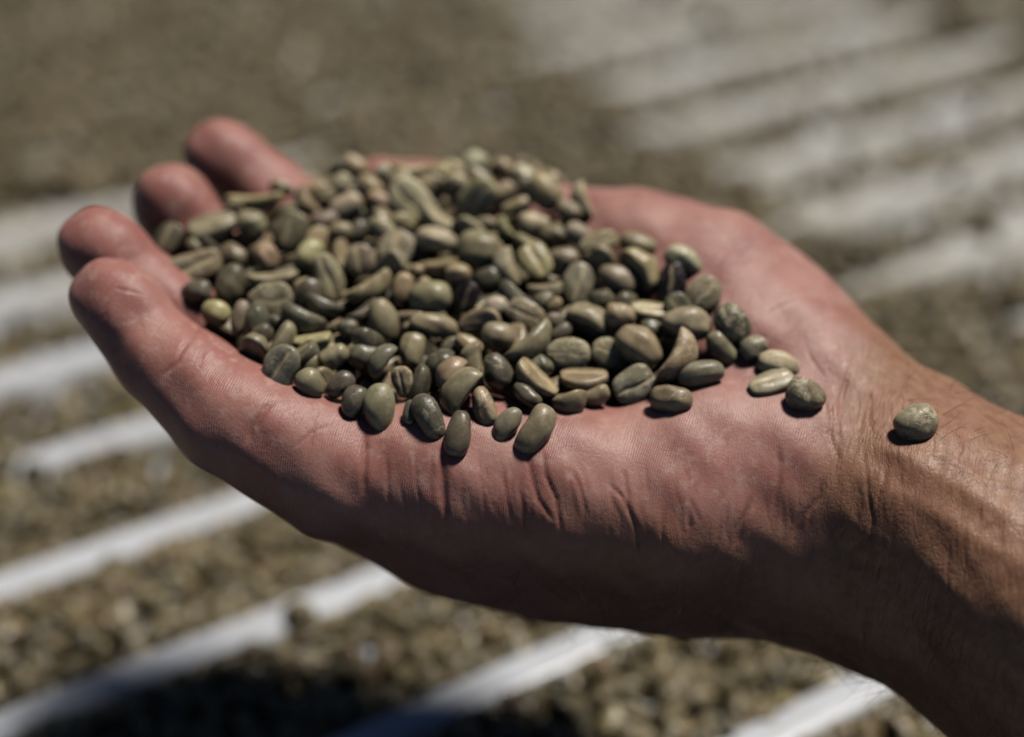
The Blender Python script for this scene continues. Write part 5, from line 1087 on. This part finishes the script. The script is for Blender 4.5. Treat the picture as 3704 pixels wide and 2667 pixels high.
# ------------------------------------------------------------------ bean shapes
def bean_arrays(L, W, seed, edge=0, nu=22, nv=44):
    """Half-egg with a flat face (+Z) split by a slit. Returns verts (m), quads and the slit mask."""
    r = np.random.default_rng(seed)
    T = W * r.uniform(.60, .70)
    al = np.linspace(0, math.pi, nu + 1)[1:-1]
    ps = np.linspace(0, 2 * math.pi, nv, endpoint=False)
    ps = ps - .38 * np.where(np.sin(ps) > 0, np.sin(2 * (ps - math.pi / 2)) * .5, 0)      # crowd rows towards the slit
    A, P = np.meshgrid(al, ps, indexing='ij')
    x = -np.cos(A); sq = r.uniform(.58, .80)
    rho = np.sin(A) ** sq
    taper = r.uniform(-.16, .16)
    wob = 1 + .03 * np.sin(2 * A + r.uniform(0, 6)) + .03 * np.sin(3 * A + r.uniform(0, 6))
    y = np.cos(P) * rho * wob * (1 + taper * x)
    s = np.sin(P)
    back = s < 0
    z = np.where(back, s * .70 * rho, np.abs(s) ** .62 * .32 * rho)
    slit_y = r.uniform(-.09, .09) + r.uniform(.05, .16) * np.sin(x * 2.4) * r.choice([-1, 1]) + r.uniform(.02, .05) * np.sin(x * 7 + r.uniform(0, 6))
    wdt = r.uniform(.06, .12)
    sl = np.exp(-((y - slit_y) / wdt) ** 2) * (~back) * np.clip((.97 - np.abs(x)) * 5, 0, 1)
    shoulder = np.exp(-((y - slit_y) / (wdt * 3.2)) ** 2) * (~back)
    z = z - sl * r.uniform(.025, .075) * rho - shoulder * r.uniform(-.05, .07) * rho
    # gentle dents and lumps
    for i in range(5):
        k = r.normal(size=3) * 3.2; a = r.uniform(0, 6)
        w = .018 * np.sin(k[0] * x + k[1] * y + k[2] * z + a)
        y = y * (1 + w); z = z * (1 + 1.6 * w)
    bend = r.uniform(.0, .05) if not edge else r.uniform(.07, .17)
    X = x * L / 2; Y = y * W / 2; Z = z * T + bend * L * (x * x - .35) * .9
    Y = Y + r.uniform(-.05, .05) * L * (x * x - .35)
    tips = [(-L / 2 * 1.0, float(Y[0].mean()), float(Z[0].mean())), (L / 2, float(Y[-1].mean()), float(Z[-1].mean()))]
    V = np.concatenate([np.stack([X, Y, Z], -1).reshape(-1, 3), tips]) * MM
    n = len(al); F = []
    for i in range(n - 1):
        for j in range(nv):
            F.append((i * nv + j, i * nv + (j + 1) % nv, (i + 1) * nv + (j + 1) % nv, (i + 1) * nv + j))
    a, b = n * nv, n * nv + 1
    for j in range(nv):
        F.append((a, (j + 1) % nv, j)); F.append((b, (n - 1) * nv + j, (n - 1) * nv + (j + 1) % nv))
    F = [tuple(reversed(f)) for f in F]
    cr = np.exp(-((y - slit_y - r.choice([-1, 1]) * wdt * .5) / (wdt * 1.9)) ** 2) * (~back) * np.clip((.95 - np.abs(x)) * 4, 0, 1)
    return V, F, np.concatenate([cr.ravel(), [0, 0]])

def bean_obj(name, L, W, seed, mat, edge=0, nu=22, nv=44, link=True):
    V, F, sl = bean_arrays(L, W, seed, edge, nu, nv)
    o = mesh_obj(name, V, F, mat, link=link)
    attr(o.data, 'slit', sl)
    return o

BEDTINT = (.46, .437, .365)
TONES = dict(n=(.45, .378, .23), p=(.72, .62, .41), t=(.56, .42, .25), d=(.20, .18, .122), g=(.36, .325, .22),
             y=(.63, .545, .28), k=(.030, .022, .028), r=(.42, .335, .235))
def tone(k):
    c = np.array(TONES[k]) * rng.uniform(.88, 1.14) * (1 + rng.normal(0, .03, 3))
    return c

# ------------------------------------------------------------------ coffee beans heaped in the hand
for i, (x, y, z, qw, qx, qy, qz, L, W, tn, sk, edge, label) in enumerate(SEEN_BEANS):
    o = bean_obj('coffee_bean', L, W, 1000 + i, M_BEAN, edge)
    o.location = (x * MM, y * MM, z * MM)
    o.rotation_mode = 'QUATERNION'; o.rotation_quaternion = (qw, qx, qy, qz)
    o.color = (*tone(tn), sk)
    tag(o, label, 'coffee bean', 'green coffee beans heaped in the hand')
kinds = [bean_obj('coffee_bean', 10, 7.2, 50 + k, M_BEAN, k % 2) for k in range(6)]
for i, (x, y, z, qw, qx, qy, qz, L, W) in enumerate(BURIED_BEANS):
    o = kinds[i] if i < 6 else kinds[i % 6].copy()
    if i >= 6: col.objects.link(o)
    o.location = (x * MM, y * MM, z * MM)
    o.rotation_mode = 'QUATERNION'; o.rotation_quaternion = (qw, qx, qy, qz)
    o.scale = (L / 10, W / 7.2, W / 7.2)
    o.color = (*tone(random.choice('nnddtg')), .25)
    tag(o, 'coffee bean buried under the top ones of the heap, seen only through gaps', 'coffee bean', 'coffee beans buried in the heap')
Vs = []; Fs = []; Ss = []; nb = 0
low = [bean_arrays(10, 7.2, 80 + k, k % 2, 10, 16) for k in range(4)]
for i, (x, y, z, qw, qx, qy, qz, L, W) in enumerate(DEEP_BEANS):
    v, f, s = low[i % 4]
    Mr = np.array(Quaternion((qw, qx, qy, qz)).to_matrix())
    Vs.append(v @ Mr.T * (L / 10) + np.array((x, y, z)) * MM)
    Fs += [tuple(a + nb for a in q) for q in f]; Ss.append(s); nb += len(v)
deep = mesh_obj('heap_core', np.concatenate(Vs), Fs, M_BEAN)
attr(deep.data, 'slit', np.concatenate(Ss))
deep.color = (*TONES['n'], .2)
tag(deep, 'inner mass of coffee beans filling the cupped palm', kind='stuff')

# ------------------------------------------------------------------ the hand
field, total = build_field(HAND, 0.9)
Vh, Qh = surface_nets(total, field.lo.astype(float), field.h)
del total
Vh = relax(Vh, Qh, 14)
tmp = mesh_obj('hand', Vh * MM, Qh, None)
mod = tmp.modifiers.new('sub', 'SUBSURF'); mod.levels = 1; mod.render_levels = 1
dg = bpy.context.evaluated_depsgraph_get()
me = bpy.data.meshes.new_from_object(tmp.evaluated_get(dg))
bpy.data.objects.remove(tmp)
hand = bpy.data.objects.new('hand', me); col.objects.link(hand)
nv = len(me.vertices)
co = np.empty(nv * 3, np.float32); me.vertices.foreach_get('co', co); co = co.reshape(-1, 3).astype(float) / MM
no = np.empty(nv * 3, np.float32); me.vertices.foreach_get('normal', no); no = no.reshape(-1, 3).astype(float)
FDIR = np.array([-.955, .270, .04]); FDIR /= np.linalg.norm(FDIR)            # wrist to fingers
NDIR = np.array([.08, -.155, .985]); NDIR -= FDIR * (NDIR @ FDIR); NDIR /= np.linalg.norm(NDIR)
ADIR = np.cross(NDIR, FDIR)
crease = np.zeros(nv)
disp = np.zeros(nv)
for wd, dp, pts in CREASES:
    pts = np.array(pts)
    lo, hi = pts.min(0) - 4, pts.max(0) + 4
    ix = np.nonzero(((co > lo) & (co < hi)).all(1))[0]
    if not len(ix): continue
    P = co[ix]; best = np.full(len(ix), 1e9); along = np.zeros(len(ix))
    n = len(pts) - 1
    for k in range(n):
        a, b = pts[k], pts[k + 1]; ab = b - a
        t = np.clip(((P - a) @ ab) / (ab @ ab), 0, 1)
        d = np.linalg.norm(P - a - t[:, None] * ab, axis=1)
        m = d < best; best[m] = d[m]; along[m] = (k + t[m]) / n
    fade = np.clip(np.minimum(along, 1 - along) * 5, 0, 1)
    gv = np.exp(-(best / wd) ** 2) * fade
    sw = np.exp(-(best / (wd * 3.6)) ** 2) * fade
    disp[ix] += dp * (.10 * sw - .42 * gv)
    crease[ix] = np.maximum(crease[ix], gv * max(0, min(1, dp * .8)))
# faint swelling of the flesh
for k in range(10):
    kv = rng.normal(size=3) * rng.uniform(.12, .35)
    disp += .10 * np.sin(co @ kv + rng.uniform(0, 6))
co2 = co + no * disp[:, None]
me.vertices.foreach_set('co', (co2 * MM).ravel().astype(np.float32))
me.update()
along = co @ FDIR; across = co @ ADIR
WR_ALONG = 14.0                                              # where the wrist crease runs
def sstep(v, a, b):
    t = np.clip((v - a) / (b - a), 0, 1); return t * t * (3 - 2 * t)
wrist = sstep(-along, -WR_ALONG, -WR_ALONG + 16)
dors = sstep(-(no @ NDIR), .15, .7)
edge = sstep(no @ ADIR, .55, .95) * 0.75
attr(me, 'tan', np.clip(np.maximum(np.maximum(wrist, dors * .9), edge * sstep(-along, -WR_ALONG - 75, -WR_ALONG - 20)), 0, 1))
attr(me, 'back', sstep(-(no @ NDIR), .05, .6))  # downward side: mask for the browner skin with painted shade, and for roughness
attr(me, 'red', np.clip(sstep(along, WR_ALONG + 80, WR_ALONG + 125) * .9 + .35 * np.sin(co[:, 0] * .09) * np.cos(co[:, 1] * .12), 0, 1))
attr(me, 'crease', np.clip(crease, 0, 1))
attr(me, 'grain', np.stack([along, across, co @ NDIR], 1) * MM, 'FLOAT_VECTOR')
me.polygons.foreach_set('use_smooth', [True] * len(me.polygons))
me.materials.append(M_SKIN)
tag(hand, 'open right hand and bare wrist, palm up, cupping a heap of green coffee beans', 'hand')

# fine dark hairs on the outer edge of the wrist and forearm
CAMR = np.array((.9995, .018, .0263)); CAMU = np.array((-.0318, .5648, .8246)); CAMD = np.array((0, .825, -.5651))
rel = co2 - np.array((0, 0, 310.0)); dep = rel @ CAMD; ux = rel @ CAMR / dep
lower = np.nonzero((no @ CAMU < -.72) & (ux > -.03) & (ux < .42))[0]
upper = np.nonzero((no @ CAMU > .62) & (ux > .27) & (ux < .42))[0]
Hv = []; Hf = []
def hair(i, flow, length):
    p = co2[i] - no[i] * .2; d = no[i] * rng.uniform(.35, .8) + flow; d /= np.linalg.norm(d)
    rad = rng.uniform(.04, .065); b0 = len(Hv); K = 7
    bendv = -no[i] * rng.uniform(.02, .12) + rng.normal(0, .07, 3)
    for k in range(K):
        s = np.cross(d, (0, 0, 1.0)); s /= np.linalg.norm(s) + 1e-9; u = np.cross(s, d)
        rr = rad * (1 - k / K * .85)
        for q in range(3):
            a = q * 2.0944
            Hv.append((p + rr * (math.cos(a) * s + math.sin(a) * u)) * MM)
        p = p + d * length / K; d = d + bendv; d /= np.linalg.norm(d)
    for k in range(K - 1):
        for q in range(3):
            Hf.append((b0 + k * 3 + q, b0 + k * 3 + (q + 1) % 3, b0 + (k + 1) * 3 + (q + 1) % 3, b0 + (k + 1) * 3 + q))
for i in rng.choice(lower, 520):
    hair(i, FDIR * rng.choice([1, 1, -1]) * rng.uniform(.3, 1.1) + rng.normal(0, .3, 3), rng.uniform(6, 13))
for i in rng.choice(upper, 90):
    hair(i, -FDIR * rng.uniform(-.6, 1.0) + rng.normal(0, .3, 3), rng.uniform(4, 10))
hobj = mesh_obj('arm_hair', np.array(Hv), Hf, M_HAIR, hand)
tag(hobj, kind='stuff')

# ------------------------------------------------------------------ coffee beans spread over the bed
step = 6.9
gx, gy = np.meshgrid(np.arange(-720, 720, step), np.arange(60, 1500, step))
gp = np.stack([gx.ravel(), gy.ravel()], 1)
gp = gp + rng.uniform(-3.0, 3.0, gp.shape)
LVL = np.array(BED_LEVELS)
jit = np.where(gp[:, 1:] < 430, .4, 1.0) * np.stack([7 * np.sin(gp[:, 0] * .11 + 1.3 * np.sin(gp[:, 1] * .07)), 7 * np.sin(gp[:, 1] * .13 + np.sin(gp[:, 0] * .09) * 1.7)], 1) + rng.normal(0, 3.0, gp.shape)
level = np.empty(len(gp))
for a in range(0, len(gp), 8000):
    d2 = ((gp[a:a + 8000, None] + jit[a:a + 8000, None] - LVL[None, :, :2]) ** 2).sum(-1) + 4
    wgt = 1 / d2 ** 2.2
    level[a:a + 8000] = (wgt * LVL[:, 2]).sum(1) / wgt.sum(1)
level += np.where(gp[:, 1] < 430, .5, 1.6) * np.sin(gp[:, 0] * .05 + gp[:, 1] * .031) * np.sin(gp[:, 1] * .043 - gp[:, 0] * .02)
floor = rib_z(gp @ EQ)
bp = []; top = []
for (x, y), lv, fz in zip(gp, level, floor):
    room = lv - fz
    if room < 4.6 and y > 425:                                # raked patches: beans left only along the middle of each trough
        a = (x * EQ[0] + y * EQ[1] - Q0 + PITCH / 2) % PITCH - PITCH / 2
        if abs(a) < 17.5 and rng.random() < .90: continue
    if room < 1.2:
        if rng.random() < (.012 if fz > -2 else (.08 if x < 0 else .22)) + (.05 if y > 480 and x > 0 else 0): bp.append((x, y, fz + 2.2)); top.append(1 if fz > -2 else 0)
        continue
    if room < 3.5 and y > 430 and rng.random() > .75: continue
    n = 1 if room < 6 else (2 if room < 11 else 3)
    for k in range(n):
        px_, py_ = x + rng.uniform(-2, 2), y + rng.uniform(-2, 2)
        if py_ < 430 and lv < 1 and abs((px_ * EQ[0] + py_ * EQ[1] - Q0 + PITCH / 2) % PITCH - PITCH / 2) < 9.0: continue
        bp.append((px_, py_, fz + 2.3 + k * 4.2 + rng.uniform(-.6, 1.0))); top.append(int(k == n - 1))
for k in range(1, 14):                                        # beans packed against the flanks of the nearer ribs
    for side in (-1, 1):
        for s in np.arange(-420, 620, 5.2):
            a = side * rng.uniform(8.3, 9.3); q = Q0 - k * PITCH + a
            x, y = EQ * q + ET * (s + rng.uniform(-1.5, 1.5))
            if y > 425 or y < 60: continue
            i = np.argmin((gp[:, 0] - x) ** 2 + (gp[:, 1] - y) ** 2)
            if level[i] < -1.9 or level[i] > 1.2: continue
            bp.append((x, y, float(rib_z(q)) + 1.9 + rng.uniform(-.4, .4))); top.append(1)
bp = np.array(bp); top = np.array(top)
nb = len(bp)
rot = np.stack([rng.normal(0, .55, nb) + math.pi * (rng.random(nb) < .62), rng.normal(0, .3, nb), rng.uniform(0, 6.28, nb)], 1)
scl = rng.uniform(.86, 1.14, nb)
pal = np.array([TONES[k] for k in 'nnngtpydr'])
tn = pal[rng.choice(len(pal), nb, p=[.2, .16, .12, .12, .14, .1, .06, .06, .04])] * rng.uniform(.85, 1.15, (nb, 1)) * np.array(BEDTINT)
protos = [bean_obj('bed_bean_shape', 10, 7.2, 200 + k, M_BEDBEAN, k % 3 == 0, 12, 18, link=False) for k in range(6)]
# the nearest beans in view are objects of their own
rel = bp - np.array((0, 0, 310.0)); dep = rel @ CAMD
sx, sy = rel @ CAMR / dep, rel @ CAMU / dep
inview = np.nonzero((np.abs(sx) < .345) & (np.abs(sy) < .25) & (sy < -.12) & (top == 1))[0]
near = inview[np.argsort(dep[inview])][:90]
for k, i in enumerate(near):
    o = bpy.data.objects.new('coffee_bean', protos[k % 6].data)
    col.objects.link(o)
    o.location = bp[i] * MM; o.rotation_euler = rot[i]; o.scale = (scl[i],) * 3
    if not o.data.materials: o.data.materials.append(M_BEDBEAN)
    o.material_slots[0].link = 'OBJECT'; o.material_slots[0].material = M_BEAN
    o.color = (*tn[i], .3)
    tag(o, 'blurred coffee bean lying on the drying bed below the hand, close to the viewer', 'coffee bean', 'coffee beans lying nearest on the drying bed')
keep = np.ones(nb, bool); keep[near] = False
pm = bpy.data.meshes.new('bed_beans')
pm.from_pydata((bp[keep] * MM).tolist(), [], [])
attr(pm, 'rot', rot[keep], 'FLOAT_VECTOR'); attr(pm, 'tone', tn[keep], 'FLOAT_VECTOR'); attr(pm, 'scl', scl[keep])
attr(pm, 'which', rng.integers(0, 6, int(keep.sum())), 'INT')
spread = bpy.data.objects.new('bed_beans', pm); col.objects.link(spread)
tag(spread, 'green coffee beans spread out to dry over the ribbed bed', kind='stuff')
pc = bpy.data.collections.new('bed_bean_shapes')
for p in protos: pc.objects.link(p)
ng = bpy.data.node_groups.new('spread_beans', 'GeometryNodeTree')
ng.interface.new_socket('Geometry', in_out='INPUT', socket_type='NodeSocketGeometry')
ng.interface.new_socket('Geometry', in_out='OUTPUT', socket_type='NodeSocketGeometry')
N = ng.nodes.new
gi, go, ip, ci = N('NodeGroupInput'), N('NodeGroupOutput'), N('GeometryNodeInstanceOnPoints'), N('GeometryNodeCollectionInfo')
ci.inputs['Collection'].default_value = pc; ci.inputs['Separate Children'].default_value = True; ci.inputs['Reset Children'].default_value = True
def named(name, typ):
    a = N('GeometryNodeInputNamedAttribute'); a.data_type = typ; a.inputs[0].default_value = name
    return a.outputs[0]
e2r = N('FunctionNodeEulerToRotation')
ip.inputs['Pick Instance'].default_value = True
lk = ng.links.new
lk(gi.outputs[0], ip.inputs['Points']); lk(ci.outputs[0], ip.inputs['Instance']); lk(named('which', 'INT'), ip.inputs['Instance Index'])
lk(named('rot', 'FLOAT_VECTOR'), e2r.inputs[0]); lk(e2r.outputs[0], ip.inputs['Rotation']); lk(named('scl', 'FLOAT'), ip.inputs['Scale'])
lk(ip.outputs[0], go.inputs[0])
spread.modifiers.new('spread', 'NODES').node_group = ng
